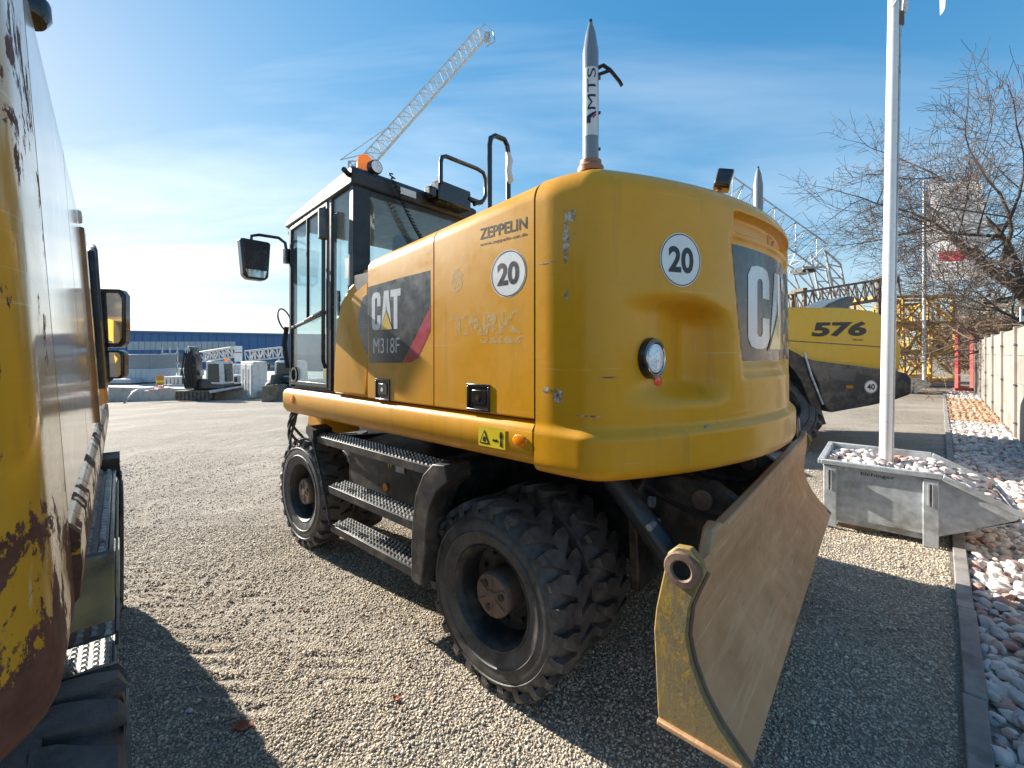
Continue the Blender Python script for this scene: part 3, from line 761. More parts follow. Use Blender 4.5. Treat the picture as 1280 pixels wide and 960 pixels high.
    c = MB(); c.tube([(b0 + .01, 3.27, 1.07), (b0, 3.19, .98), (b0 - .003, 3.08, .80), (b0 - .003, 2.99, .60), (b0, 2.95, .46)], .009, 8)
    c.prism([(3.22, 1.0), (3.34, 1.07), (3.33, 1.12), (3.22, 1.10)], lambda x, y, t: (b0 + .0 + .15 * t, x, y)); B(c, 'step_bracket', 'black', stp)
    for a in (2.05, 3.1):
        c = MB(); c.bar((b0 + .1, a, 1.04), (2.35, a, .98), .05, .03); B(c, 'step_support', 'black', stp)
    # ---- dozer blade on the rear
    if main:
        bl = bpy.data.objects.new('dozer_blade', None); COL.objects.link(bl); bl.parent = root
        pr = [(.462, .965), (.455, .94), (.472, .84), (.478, .74), (.462, .66), (.425, .575), (.375, .50), (.325, .435)]
        outer = [(1.47, 0), (4.18, 0)]
        c = MB(); rows = []
        nb = 26
        for k in range(nb + 1):
            b = 1.475 + (4.20 - 1.475) * k / nb
            rows.append([(b, a, z + .004 * math.sin(b * 9 + z * 7)) for a, z in pr])
        back = [(a + .028, z + (.0 if i else .0)) for i, (a, z) in enumerate(pr)]
        full = [row + [(row[0][0], a, z) for a, z in reversed(back)] for row in rows]
        c.grid(full, closed=True)
        for rr in (full[0], full[-1]): c.add(rr, [tuple(t) for t in tessellate_polygon([[Vector((p[1], p[2], 0)) for p in rr]])])
        B(c, 'moldboard', 'rustblade', bl, smooth=30)
        # worn top lip, notched at the near end
        c = MB(); lip = [(1.60, .955), (1.66, 1.03), (1.72, 1.045), (1.80, 1.015), (4.10, 1.015), (4.18, 1.05), (4.18, .955)]
        c.prism(lip, lambda x, y, t: (x, .455 + .05 * t, y)); B(c, 'top_lip', 'rustblade', bl, bevel=.012)
        c = MB(); c.prism([(.325, .428), (.30, .405), (.40, .405), (.45, .50), (.375, .50)], lambda x, y, t: (1.478 + 2.715 * t, x, y)); B(c, 'cutting_edge', 'rustblade', bl, bevel=.006)
        sp = [(.30, .40), (.305, .418), (.385, .50), (.435, .575), (.470, .66), (.488, .74), (.478, .84), (.452, .91), (.430, .965), (.440, 1.005), (.475, 1.035), (.520, 1.03), (.55, 1.0), (.558, .955), (.590, .80), (.598, .72), (.585, .45), (.580, .41)]
        for b0_, b1_ in ((1.445, 1.478), (4.197, 4.23)):
            c = MB(); c.prism(sp, lambda x, y, t: (b0_ + (b1_ - b0_) * t, x, y)); spo = B(c, 'side_plate', 'rustplate', bl, bevel=.005)
            bb = b0_ if b0_ < 2 else b1_; s = -1 if b0_ < 2 else 1
            c = MB(); c.lathe([(.030, -.02), (.030, .008), (.036, .014), (.056, .012), (.060, .006), (.060, -.01)], (bb, .500, .960), (s, 0, 0), 28); B(c, 'pin_boss', 'rusthub', spo, smooth=40)
            c = MB(); c.cyl((bb + s * .002, .500, .960), (bb + s * .006, .500, .960), .030, n=20); B(c, 'pin_bore', 'blackprint', spo)
            c = MB(); c.bar((bb + s * .004, .318, .412), (bb + s * .004, .582, .418), .022, .018); B(c, 'wear_edge', 'rustblade', spo, bevel=.004)
        # weld bead along the plate edge
        c = MB(); c.tube([(1.472, a - .004, z) for a, z in sp[1:9]], .007, 6); B(c, 'weld_bead', 'rusthub', bl)
        # lift arms, cylinders and hoses
        for b0_ in (2.18, 3.12):
            c = MB(); c.prism([(.48, .55), (.48, .98), (.60, 1.05), (.80, 1.06), (1.0, .98), (1.0, .62), (.8, .52)], lambda x, y, t: (b0_ + .07 * t, x, y)); ar = B(c, 'lift_arm', 'black', bl, bevel=.01)
            c = MB(); c.cyl((b0_ - .015, .66, .965), (b0_ + .085, .66, .965), .05, n=22); B(c, 'pivot_pin', 'rusthub', ar, bevel=.006)
            c = MB(); c.cyl((b0_ - .02, .62, .72), (b0_ + .09, .62, .72), .035, n=18); B(c, 'pivot_pin', 'rusthub', ar, bevel=.006)
        for b0_ in (1.95, 3.42):
            c = MB(); c.cyl((b0_, 1.02, 1.06), (b0_, .70, .72), .058, n=24); c.cyl((b0_, 1.03, 1.07), (b0_, 1.06, 1.10), .07, n=20); cy = B(c, 'blade_cylinder', 'dgrey', bl, bevel=.006)
            c = MB(); c.cyl((b0_, .71, .73), (b0_, .56, .57), .030, n=18); B(c, 'piston_rod', 'chrome', cy)
            c = MB(); c.cyl((b0_ - .07, .80, .885), (b0_ + .03, .80, .885), .016, n=10); B(c, 'hose_fitting', 'galv', cy)
        for i in range(5):
            b0_ = 2.05 + i * .31
            c = MB(); pts = [(b0_ + .04 * math.sin(i * 2 + t * 5), 1.05 - .55 * t, 1.08 - .12 * t - .15 * math.sin(math.pi * t) * (1 if i % 2 else .4)) for t in np.linspace(0, 1, 14)]
            c.tube(pts, .014, 8); B(c, 'hydraulic_hose', 'rubberseal', bl)
        # end lifting eye on the far side
        c = MB(); c.prism([(3.98, .98), (3.97, 1.08), (4.02, 1.15), (4.10, 1.17), (4.18, 1.13), (4.2, 1.0)], lambda x, y, t: (x, .50 + .03 * t, y)); ey = B(c, 'lifting_eye', 'black', bl, bevel=.006)
        c = MB(); c.cyl((4.09, .497, 1.105), (4.09, .533, 1.105), .03, n=18); B(c, 'eye_bush', 'greysteel', ey)
        # rear chassis plate and bits in the dark
        c = MB(); c.prism([(2.0, .50), (1.96, .98), (2.15, 1.10), (3.3, 1.10), (3.45, .98), (3.42, .50)], lambda x, y, t: (x, .90 + .05 * t, y)); rp = B(c, 'rear_plate', 'black', bevel=.01)
        for bb, zz, q in ((2.12, .92, .03), (2.16, .80, .022), (2.10, .73, .026), (3.3, .95, .03)):
            c = MB(); c.cyl((bb, .90, zz), (bb, .875, zz), q, n=6); B(c, 'coupling', 'galv', rp)
    return dict(cwo=cwo, rear_door=rear_door, front_door=front_door, fpo=fpo, rail=rail)

def cab(root, org, ob=0.):
    B = lambda b, name, m, par=None, **k: b.build(name, m, par or cb_, org, **k)
    cb_ = bpy.data.objects.new('cab', None); COL.objects.link(cb_); cb_.parent = root
    b0, b1, a0, a1, zb = 1.50 + ob, 2.65 + ob, 2.73, 3.78, 1.40
    zrf = lambda a: 2.955 - (a - a0) * .135
    # posts
    def post(pts, w, d, name='post', m='cabgrey', par=None):
        c = MB()
        for p, q in zip(pts[:-1], pts[1:]): c.bar(p, q, w, d, (0, 1, 0))
        return B(c, name, m, par, bevel=.008)
    c = MB(); c.prism([(a0 - .005, zb), (a0 + .075, zb), (a0 + .075, 2.2), (a0 + .045, zrf(a0) - .10), (a0 - .005, zrf(a0) - .10)], lambda x, y, t: (b0 + .13 * t, x, y)); B(c, 'rear_post', 'cabgrey', bevel=.015, seg=3)
    c = MB(); c.prism([(a0, zb), (a0 + .07, zb), (a0 + .04, zrf(a0) - .10), (a0, zrf(a0) - .10)], lambda x, y, t: (b1 - .10 + .10 * t, x, y)); B(c, 'rear_post', 'cabgrey', bevel=.015, seg=3)
    for bb in (b0 + .025, b1 - .025): post([(bb, a1 - .03, zb), (bb, a1 - .03, zrf(a1) - .05)], .05, .05, 'front_post')
    post([(b0 + .02, 3.065, zb), (b0 + .02, 3.055, zrf(3.05) - .09)], .045, .06, 'door_post')
    # roof
    c = MB(); ro = [(a0 - .02, zrf(a0) - .13), (a0 - .03, zrf(a0) - .02), (a0 + .02, zrf(a0) + .01), (a1 - .04, zrf(a1) + .0), (a1 + .06, zrf(a1) - .035), (a1 + .05, zrf(a1) - .075), (a1, zrf(a1) - .085)]
    c.prism(ro, lambda x, y, t: (b0 - .012 + (b1 - b0 + .024) * t, x, y)); rf = B(c, 'roof', 'cabgrey', bevel=.025, seg=3)
    c = MB(); c.box((b0 + .02, a1 + .01, zrf(a1) - .12), (b0 + .16, a1 + .10, zrf(a1) - .03)); B(c, 'front_lamp', 'clearlens', rf, bevel=.02)
    # floor, rear lower wall, sills
    c = MB(); c.box((b0 + .02, a0 + .08, zb - .02), (b1 - .02, a1 - .02, zb + .05)); B(c, 'floor_pan', 'cabgrey')
    c = MB(); c.box((b0 + .10, a0 + .004, zb), (b1 - .08, a0 + .05, 2.12)); B(c, 'rear_wall', 'cabgrey', bevel=.006)
    c = MB(); c.box((b0 + .10, a0 + .002, 2.79), (b1 - .08, a0 + .045, 2.84)); B(c, 'rear_header', 'cabgrey')
    c = MB(); c.box((b1 - .04, a0 + .06, zb), (b1 - .01, a1 - .05, 1.9)); B(c, 'right_wall', 'cabgrey')
    # glazing
    def pane(poly, f, name='pane', m='glass'):
        c = MB(); c.prism(poly, f); return B(c, name, m, smooth=0)
    L_ = lambda x, y, t: (b0 + .010 + .006 * t, x, y)
    pane([(2.80, 1.5), (3.035, 1.5), (3.03, zrf(3.03) - .12), (2.775, zrf(2.79) - .13), (2.795, 2.2)], L_, 'quarter_pane')
    # door: frame, two sliding panes, lower pane
    dr = bpy.data.objects.new('door', None); COL.objects.link(dr); dr.parent = cb_
    zm0, zm1 = 1.985, 1.885
    c = MB()
    for p, q, w in (((3.095, 1.43), (3.095, zrf(3.1) - .115), .022), ((3.73, 1.43), (3.73, zrf(3.73) - .10), .022), ((3.085, 1.435), (3.74, 1.435), .035), ((3.085, zrf(3.09) - .125), (3.74, zrf(3.74) - .11), .03), ((3.09, zm0), (3.735, zm1), .022), ((3.425, 1.94), (3.425, zrf(3.42) - .12), .016)):
        c.bar((b0 + .004, *p), (b0 + .004, *q), w, .022, (1, 0, 0))
    c.build('door_frame', 'cabgrey', dr, org, bevel=.004)
    for poly in ([(3.105, zm0 + .012), (3.42, 1.95), (3.42, zrf(3.42) - .13), (3.105, zrf(3.1) - .135)], [(3.43, 1.95), (3.725, zm1 + .012), (3.725, zrf(3.72) - .12), (3.43, zrf(3.43) - .13)], [(3.105, 1.45), (3.725, 1.45), (3.725, zm1 - .01), (3.105, zm0 - .01)]):
        c = MB(); c.prism(poly, lambda x, y, t: (b0 + .006 + .005 * t, x, y)); c.build('pane', 'glass', dr, org, smooth=0)
    c = MB(); c.bar((b0 - .012, 3.14, 1.985), (b0 - .02, 3.42, 1.925), .03, .025); c.build('door_handle', 'blackgloss', dr, org, bevel=.008)
    c = MB(); c.lathe([(.045, -.008), (.062, -.008), (.062, .006), (.045, .006)], (b0 - .003, 3.66, 1.50), (-1, 0, 0), 28, closed=True); c.build('door_vent', 'blackgloss', dr, org)
    c = MB(); c.tube([(b0 - .035, 3.05, 2.72), (b0 - .05, 3.05, 2.68), (b0 - .05, 3.055, 1.62), (b0 - .03, 3.06, 1.57)], .014, 8); hr = B(c, 'grab_rail', 'blackgloss')
    c = MB(); c.cyl((b0 - .05, 3.05, 2.72), (b0 - .05, 3.05, 2.50), .036, n=14); B(c, 'grab_sleeve', 'greysteel', hr, bevel=.008)
    pane([(b0 + .13, 2.12), (b1 - .11, 2.12), (b1 - .11, 2.80), (b0 + .13, 2.80)], lambda x, y, t: (x, a0 + .012 + .006 * t, y), 'rear_pane')
    pane([(b0 + .05, zb + .02), (b1 - .05, zb + .02), (b1 - .05, zrf(a1) - .09), (b0 + .05, zrf(a1) - .09)], lambda x, y, t: (x, a1 - .03 + .006 * t, y), 'windscreen')
    pane([(a0 + .08, 1.9), (a1 - .06, 1.9), (a1 - .06, zrf(a1) - .10), (a0 + .06, zrf(a0) - .12)], lambda x, y, t: (b1 - .03 + .006 * t, x, y), 'right_pane')
    c = MB(); c.box((b0 + .008, 2.80, 2.20), (b0 + .0095, 2.85, 2.34)); B(c, 'sticker', 'white')
    # interior
    st = bpy.data.objects.new('driver_seat', None); COL.objects.link(st); st.parent = cb_
    c = MB(); c.box((b0 + .32, 2.95, 1.72), (b0 + .80, 3.42, 1.84)); c.build('seat_cushion', 'seat', st, org, bevel=.04, seg=3)
    c = MB(); c.prism([(2.86, 1.80), (3.0, 1.80), (2.93, 2.40), (2.83, 2.40)], lambda x, y, t: (b0 + .33 + .46 * t, x, y)); c.build('backrest', 'seat', st, org, bevel=.04, seg=3)
    c = MB(); c.box((b0 + .42, 2.82, 2.44), (b0 + .70, 2.91, 2.60)); c.build('headrest', 'seat', st, org, bevel=.03, seg=3)
    c = MB(); c.box((b0 + .36, 2.95, 1.45), (b0 + .76, 3.35, 1.70)); c.build('seat_base', 'interior', st, org, bevel=.02)
    for bb in (b0 + .16, b0 + .84):
        c = MB(); c.box((bb, 2.95, 1.5), (bb + .14, 3.45, 1.98)); co = B(c, 'console', 'interior', bevel=.03, seg=3)
        c = MB(); c.cyl((bb + .07, 3.36, 1.98), (bb + .07, 3.39, 2.12), .016, n=10); c.cyl((bb + .07, 3.39, 2.10), (bb + .07, 3.40, 2.19), .026, n=12); B(c, 'joystick', 'blackgloss', co, bevel=.006)
    c = MB(); c.cyl((b0 + .56, 3.66, 1.45), (b0 + .56, 3.56, 2.05), .035, n=12); sw = B(c, 'steering_column', 'interior')
    c = MB(); ax = Vector((0, -.35, 1)).normalized(); o = Vector((b0 + .56, 3.55, 2.08)); u = Vector((1, 0, 0)); w = ax.cross(u)
    c.tube([o + (u * math.cos(t) + w * math.sin(t)) * .17 for t in np.linspace(0, 2 * math.pi, 30)], .014, 8)
    for t in (.5, 2.6, 4.7): c.cyl(o, o + (u * math.cos(t) + w * math.sin(t)) * .17, .010, n=8)
    B(c, 'steering_wheel', 'blackgloss', sw)
    c = MB(); c.box((b0 + .88, 3.55, 2.0), (b0 + 1.05, 3.60, 2.2)); B(c, 'monitor', 'blackgloss', bevel=.01)
    return cb_, zrf

# ---- main machine
def place_root(name, label, phi, mirror_to=None):
    o = Vector((ORG[0], ORG[1], 0)) if mirror_to is None else Vector(mirror_to)
    p = Matrix.Rotation(phi, 3, 'Z') @ o
    return thing(name, label, 'excavator', tuple(p), phi)
root = place_root('wheeled_excavator', 'yellow wheeled excavator with white 20 speed discs and rusty dozer blade beside the skip', PHI)
P_ = excavator(root, True)
cb_, zrf = cab(root, ORG)
Bm = lambda b, name, m, par=None, **k: b.build(name, m, par or root, ORG, **k)
# beacon and lamps on the cab
c = MB(); b_, z_ = rearpt(456, 190, 2.80); bz = zrf(2.8) + .012
c.lathe([(0, .135), (.025, .132), (.048, .115), (.056, .08), (.058, .02), (.058, 0)], (b_, 2.80, bz), (0, 0, 1), 28); be = Bm(c, 'beacon', 'amber', cb_)
c = MB(); c.cyl((b_, 2.80, bz - .03), (b_, 2.80, bz + .004), .066, n=24); Bm(c, 'beacon_base', 'blackgloss', be)
c = MB(); c.lathe([(0, .0), (.046, .002), (.05, .012), (.05, .05), (.03, .075), (0, .08)], (b_ + .03, 2.69, bz + .035), (0, 1, 0), 26); wl = Bm(c, 'work_lamp', 'cabgrey', cb_)
c = MB(); c.lathe([(0, -.004), (.025, -.003), (.042, .002)], (b_ + .03, 2.69, bz + .035), (0, 1, 0), 26); Bm(c, 'lens', 'clearlens', wl)
c = MB(); c.bar((b_ + .03, 2.72, bz - .06), (b_ + .03, 2.72, bz + .0), .03, .03); Bm(c, 'lamp_bracket', 'cabgrey', wl); c = MB(); c.tube([(1.49, 2.76, bz - .06), (1.46, 2.74, bz - .055), (1.43, 2.72, bz - .05)], .018, 8); Bm(c, 'mirror_socket', 'cabgrey', cb_)
# rear equipment box, hoop, sticker and coiled lead
c = MB(); c.box((2.13, 2.58, 2.86), (2.47, 2.70, 3.02)); c.box((2.06, 2.60, 2.88), (2.13, 2.68, 2.96)); c.box((2.44, 2.56, 2.94), (2.60, 2.62, 2.97)); Bm(c, 'equipment_box', 'blackgloss', cb_, bevel=.012)
hp = [(2.13, 2.56, 2.98), (2.13, 2.56, 3.14), (2.14, 2.56, 3.185), (2.18, 2.56, 3.205), (2.30, 2.56, 3.21), (2.52, 2.56, 3.22), (2.59, 2.56, 3.21), (2.62, 2.56, 3.16), (2.62, 2.56, 3.02), (2.59, 2.56, 2.97), (2.50, 2.58, 2.92)]
c = MB(); c.tube(hp, .017, 10); Bm(c, 'guard_hoop', 'blackgloss', cb_)
c = MB(); c.box((1.86, 2.695, 2.86), (2.0, 2.699, 2.91)); Bm(c, 'sticker', 'white', cb_)
p0, p1 = Vector((1.76, 2.67, 2.97)), Vector((2.16, 2.67, 2.42)); c = MB(); nT = 26
mid = [(p0 + (p1 - p0) * t + Vector((0, 0, -.05 * math.sin(math.pi * t)))) for t in np.linspace(0, 1, nT * 9)]
c.tube([m_ + Vector((math.cos(i * 2 * math.pi / 9) * .017, math.sin(i * 2 * math.pi / 9) * .017, math.sin(i * 2 * math.pi / 9) * .012)) for i, m_ in enumerate(mid)], .0055, 5); Bm(c, 'coiled_lead', 'rubberseal', cb_)
# hood rail and intake
c = MB(); hz_ = ztop(1.8)
b_, z_ = rearpt(612, 166, 1.9); b2, z2 = rearpt(634, 166, 1.9)
c.tube([(b_, 1.9, hz_ - .05), (b_, 1.9, z_ - .08), (b_ + .01, 1.9, z_ - .03), (b_ + .05, 1.9, z_), (b2 - .03, 1.9, z_ + .01), (b2, 1.9, z_ - .02), (b2 + .01, 1.9, z_ - .07), (b2 + .015, 1.9, hz_ - .05)], .017, 10); ho_ = Bm(c, 'hood_rail', 'blackgloss')
c = MB(); c.tube([(b2 + .006, 1.897, z_ - .06), (b2 + .016, 1.893, z_ - .12), (b2 + .006, 1.895, z_ - .19), (b2 + .018, 1.893, z_ - .25), (b2 + .01, 1.897, z_ - .28)], [.012, .024, .021, .027, .012], 9); Bm(c, 'tape_wrap', 'white_plastic', ho_)
c = MB(); c.prism([(1.75, ztop(1.6)), (1.76, ztop(1.6) + .05), (2.05, ztop(1.6) + .115), (2.12, ztop(1.6) + .11), (2.12, ztop(1.6))], lambda x, y, t: (x, 1.45 + .40 * t, y)); Bm(c, 'air_intake', 'blackgloss', bevel=.01)
# mirror on the cab front
b_, a_ = 1.285, 3.92
u, v = ray(319, 325); Ym = 3.55; Xm = u * Ym; bm_ = Xm * cP + Ym * sP; am_ = -Xm * sP + Ym * cP; zm_ = CH + v * Ym
mr = bpy.data.objects.new('mirror', None); COL.objects.link(mr); mr.parent = root
c = MB(); w, h = .115, .165
c.prism([(-w, h * .9), (-w * .9, h), (w * .9, h), (w, h * .9), (w * .86, -h * .82), (w * .6, -h), (-w * .5, -h), (-w * .8, -h * .82)], lambda x, y, t: (bm_ + x, am_ - .02 + .09 * t, zm_ + y)); Bm(c, 'mirror_housing', 'blackgloss', mr, bevel=.018, seg=3)
c = MB(); c.prism([(-w * .70, -h * .52), (w * .70, -h * .52), (w * .56, -h * .88), (-w * .52, -h * .88)], lambda x, y, t: (bm_ + x, am_ - .025 + .006 * t, zm_ + y)); Bm(c, 'mirror_glass', 'mirror', mr)
c = MB(); c.tube([(bm_ - .02, am_ + .03, zm_ + h - .01), (bm_ - .02, am_ + .02, zm_ + h + .035), (bm_ + .03, am_ + .0, zm_ + h + .05), (1.44, 3.83, zm_ + h + .03), (1.48, 3.80, zm_ + h - .01), (1.49, 3.79, zm_ + .05)], .013, 8); c.box((1.465, 3.755, zm_ - .02), (1.515, 3.805, zm_ + .10)); Bm(c, 'mirror_arm', 'blackgloss', mr)
# hose loop at the cab front and yellow support foot
c = MB(); c.tube([(1.5 + .05 * math.cos(t), 3.86 + .07 * math.sin(t), 1.96 + .10 * math.sin(t)) for t in np.linspace(-1.2, 4.2, 20)], .007, 6); c.tube([(1.5, 3.82, 1.90), (1.49, 3.84, 1.75), (1.5, 3.80, 1.55)], .02, 8); Bm(c, 'front_hose', 'rubberseal')
c = MB(); c.prism([(3.52, .98), (3.52, 1.19), (3.78, 1.19), (3.82, 1.0)], lambda x, y, t: (1.66 + .35 * t, x, y)); Bm(c, 'front_bracket', 'yellow', bevel=.02)
for i in range(4):
    c = MB(); c.tube([(1.58 + .03 * i + .05 * math.sin(t * 4 + i), 3.86 + .10 * math.sin(math.pi * t) + .03 * i, 1.24 - .34 * t) for t in np.linspace(0, 1, 12)], .012, 7); Bm(c, 'hydraulic_hose', 'rubberseal')
# boom folded low in front
c = MB(); c.prism([(2.9, 1.35), (3.0, 1.9), (4.2, 2.15), (5.6, 1.95), (6.2, 1.45), (6.05, 1.25), (5.4, 1.55), (4.2, 1.65), (3.2, 1.3)], lambda x, y, t: (2.95 + .34 * t, x, y)); bo_ = Bm(c, 'boom', 'yellow', bevel=.02)
c = MB(); c.prism([(6.3, 1.55), (6.3, 1.3), (5.2, .35), (5.05, .5)], lambda x, y, t: (2.98 + .28 * t, x, y)); Bm(c, 'stick', 'yellow', bo_, bevel=.02)
# ---- decals on the left side
SD = lambda door, off=0.: None
def sidef(a, z, base=.0006):
    return lambda x, y, o=0.: (SB - base - o, a - x, z + y)
def spoly(pts, a, z): return [(a - q[0], q[1] - z) for q in (sidept(*p) for p in pts)]
fd, rd, cwo, rail, fpo = P_['front_door'], P_['rear_door'], P_['cwo'], P_['rail'], P_['fpo']
a, z = sidept(498, 400)
decal('side_panel_print', poly2d(spoly([(459.5, 359), (500, 347.5), (537.5, 338), (537.8, 383), (503, 453.5), (462, 454)], a, z)), sidef(a, z), 'decal', fd, ORG)
decal('red_stripe', poly2d(spoly([(538, 383), (538, 414), (523, 447), (514, 453), (503.5, 453.5)], a, z)), sidef(a, z), 'decalred', fd, ORG)
aL, zL = sidept(465, 413); aR, zR = sidept(501, 362); zT = sidept(467, 366)[1]
logo(sidef((aL + aR) / 2, (zL + zT) / 2, .0012), aL - aR, zT - zL, fd, ORG, 0, .0006)
aL, zL = sidept(467, 441.5); aR, _ = sidept(499.5, 420); zT = sidept(467, 423)[1]
decal('model_lettering', text2d('M318F', aL - aR, zT - zL, .0), sidef((aL + aR) / 2, (zL + zT) / 2, .0012), 'decalwhite', fd, ORG)
def sidef2(a, z): return lambda x, y, o=0.: (SB + .0175, a - x, z + y)
decal('torn_print', poly2d(spoly([(457.5, 366), (458, 440), (455, 443), (450, 449), (446, 447), (443, 430), (444.5, 395), (450, 372)], a := sidept(450, 410)[0], z := sidept(450, 410)[1])), sidef2(a, z), 'decal', fpo, ORG)
def speed_disc(f, r, par, cut):
    decal('disc', disc2d(r), lambda x, y: f(x, y, 0), 'white', par, ORG, cut)
    decal('disc_rim', disc2d(r * .965, 48, r * .925), lambda x, y: f(x, y, .0006), 'blackprint', par, ORG, cut)
    decal('disc_number', text2d('20', r * 1.22, r * .98, .035), lambda x, y: f(x, y, .0006), 'blackprint', par, ORG, cut)
a, z = sidept(635, 342); speed_disc(sidef(a, z), .107, rd, 0)
aL, zL = sidept(600, 290.5); aR, _ = sidept(659, 267); zT = sidept(600, 281)[1]
zoff = (sidept(659, 274)[1] + zL) / 2
decal('dealer_lettering', text2d('ZEPPELIN', aL - aR, .052, .018), sidef((aL + aR) / 2, zoff - .012), 'blackprint', rd, ORG)
decal('dealer_address', text2d('www.zeppelin-cat.de', aL - aR, .020, .012), sidef((aL + aR) / 2, zoff - .064), 'blackprint', rd, ORG)
aL, zL = sidept(563, 416); aR, _ = sidept(652, 390); zT = sidept(652, 390)[1]; zB = sidept(652, 414)[1]
decal('faded_lettering', text2d('TARK', aL - aR, .105, .05), sidef((aL + aR) / 2, (zT + zB) / 2), 'ghost', rd, ORG)
decal('faded_strip', poly2d([(-.02, -.015), (.24, -.02), (.245, .012), (-.015, .014)]), sidef((aL + aR) / 2, zB - .035), 'ghost', rd, ORG)
a, z = sidept(571, 350); decal('faded_spot', disc2d(.05), (lambda x, y, a=a, z=z: (SB - .0005, a - x * .9, z + y * 1.25)), 'ghost', rd, ORG)
a, z = sidept(617, 546)
wf = lambda x, y, o=0: (SB - .0145 - o, a - x, z + y)
decal('warning_plate', poly2d([(-.085, -.047), (.085, -.047), (.085, .047), (-.085, .047)]), wf, 'warn', rail, ORG)
wg = lambda x, y: wf(x, y, .0012)
decal('warning_frame', poly2d([(-.078, -.035), (-.012, -.035), (-.045, .032)]), wg, 'blackprint', rail, ORG)
decal('warning_field', poly2d([(-.068, -.029), (-.022, -.029), (-.045, .019)]), lambda x, y: wf(x, y, .002), 'warn', rail, ORG)
decal('warning_figure', poly2d([(-.054, -.024), (-.036, -.024), (-.036, -.006), (-.046, .002), (-.054, -.010)]), lambda x, y: wf(x, y, .0028), 'blackprint', rail, ORG)
decal('warning_person', poly2d([(.052, -.036), (.056, -.005), (.050, .012), (.056, .032), (.064, .032), (.070, .012), (.064, -.005), (.068, -.036)]), wg, 'blackprint', rail, ORG)
decal('warning_arrow', poly2d([(.005, -.012), (.017, -.002), (.017, -.008), (.030, -.008), (.030, -.002), (.042, -.012), (.030, -.022), (.030, -.016), (.017, -.016), (.017, -.022)]), wg, 'blackprint', rail, ORG)
a, z = sidept(652, 550)
c = MB(); c.lathe([(0, .008), (.03, .007), (.040, .003), (.042, 0)], (SB - .012, a, z), (-1, 0, 0), 24); c.v = [(x, a + (y - a) * 1.0, z + (zz - z) * .62) for x, y, zz in c.v]; Bm(c, 'marker_lamp', 'amber', rail)
a, z = sidept(368, 499); c = MB(); c.lathe([(0, .008), (.03, .007), (.036, .003), (.036, 0)], (SB - .010, a, z), (-1, 0, 0), 24); Bm(c, 'marker_lamp', 'amber', rail)
# ---- decals and lamps on the counterweight
def cwf(s, z, base=.002): return lambda x, y, o=0.: cw(s + x, z + y, base + o)
s, z = cw_hit(851, 325); speed_disc(cwf(s, z), .113, cwo, .02)
s0, z0 = cw_hit(943, 330); s1 = CWL - s0; sm = CWL / 2
zt, zb_ = 2.115, 1.700
lt_ = lambda z: float(np.interp(2.165 + (2.2 - z) * .16, CWP[:len(CWP) // 2, 0], CWS[:len(CWP) // 2]))
pts = [(lt_(2.19) - sm, 2.185 - 1.9), (lt_(2.2) - sm + .02, 2.2 - 1.9)]
poly = []
for z in np.linspace(2.19, 1.66, 12): poly.append((lt_(z) - sm, z - 1.9))
poly.append((lt_(1.64) - sm + .02, 1.64 - 1.9))
poly = poly + [(-x, y) for x, y in reversed(poly)]
decal('rear_panel_print', poly2d(poly), cwf(sm, 1.9, .002), 'decal', cwo, ORG, .025)
logo(lambda x, y, o: cw(sm + x, (zt + zb_) / 2 + y, .004 + o), s1 - s0, zt - zb_, cwo, ORG, .03, .0015)
s, z = cw_hit(980, 309)
decal('recess_plate', poly2d([(-.09, -.035), (.09, -.035), (.09, .035), (-.09, .035)]), cwf(s, 2.29, .003), 'yellow', cwo, ORG, .02)
for ddx, ddy, rr in ((0, 0, .016), (-.05, .02, .007), (.05, .02, .007), (-.05, -.02, .007), (.05, -.02, .007)):
    decal('plate_hole', disc2d(rr, 16), (lambda x, y, s=s, ddx=ddx, ddy=ddy: cw(s + ddx + x, 2.29 + ddy + y, .0045)), 'blackprint', cwo, ORG)
for px, py, w_, h_ in ((712, 300, .014, .13), (718, 272, .02, .03), (703, 494, .026, .035), (690, 487, .03, .012), (712, 370, .008, .03), (735, 520, .07, .004), (760, 472, .06, .003), (690, 330, .05, .004), (880, 532, .02, .008)):
    s, z = cw_hit(px, py); q = random.Random(px); n_ = 12
    decal('scuff', poly2d([(w_ * (.7 + .5 * q.random()) * math.cos(k * 2 * math.pi / n_), h_ * (.7 + .5 * q.random()) * math.sin(k * 2 * math.pi / n_)) for k in range(n_)]), cwf(s, z, .0012), 'scuff', cwo, ORG, .02)
s, z = cw_hit(822, 448); s += .006
pb = Vector(cw(s, z)); pa = Vector(cw(s + .03, z)) - Vector(cw(s - .03, z)); pc = Vector(cw(s, z + .03)) - Vector(cw(s, z - .03)); nn = -(pa.cross(pc)).normalized()
if nn.y > 0: nn = -nn
c = MB(); c.lathe([(.085, -.02), (.088, .012), (.082, .026), (.070, .028), (.064, .016)], pb, nn, 36); tl = Bm(c, 'tail_lamp', 'blackgloss', cwo)
c = MB(); c.lathe([(.066, .010), (.060, .030), (.040, .040), (0, .043)], pb, nn, 36); Bm(c, 'lens', 'clearlens', tl)
c = MB(); c.lathe([(.073, .0285), (.071, .032), (.067, .029)], pb, nn, 36); Bm(c, 'bezel', 'chrome', tl)
s, z = cw_hit(837, 478); pb = Vector(cw(s, z)); c = MB(); c.lathe([(.028, -.01), (.028, .006), (.022, .010), (0, .012)], pb, nn, 24); Bm(c, 'rear_reflector', 'redlens', cwo)
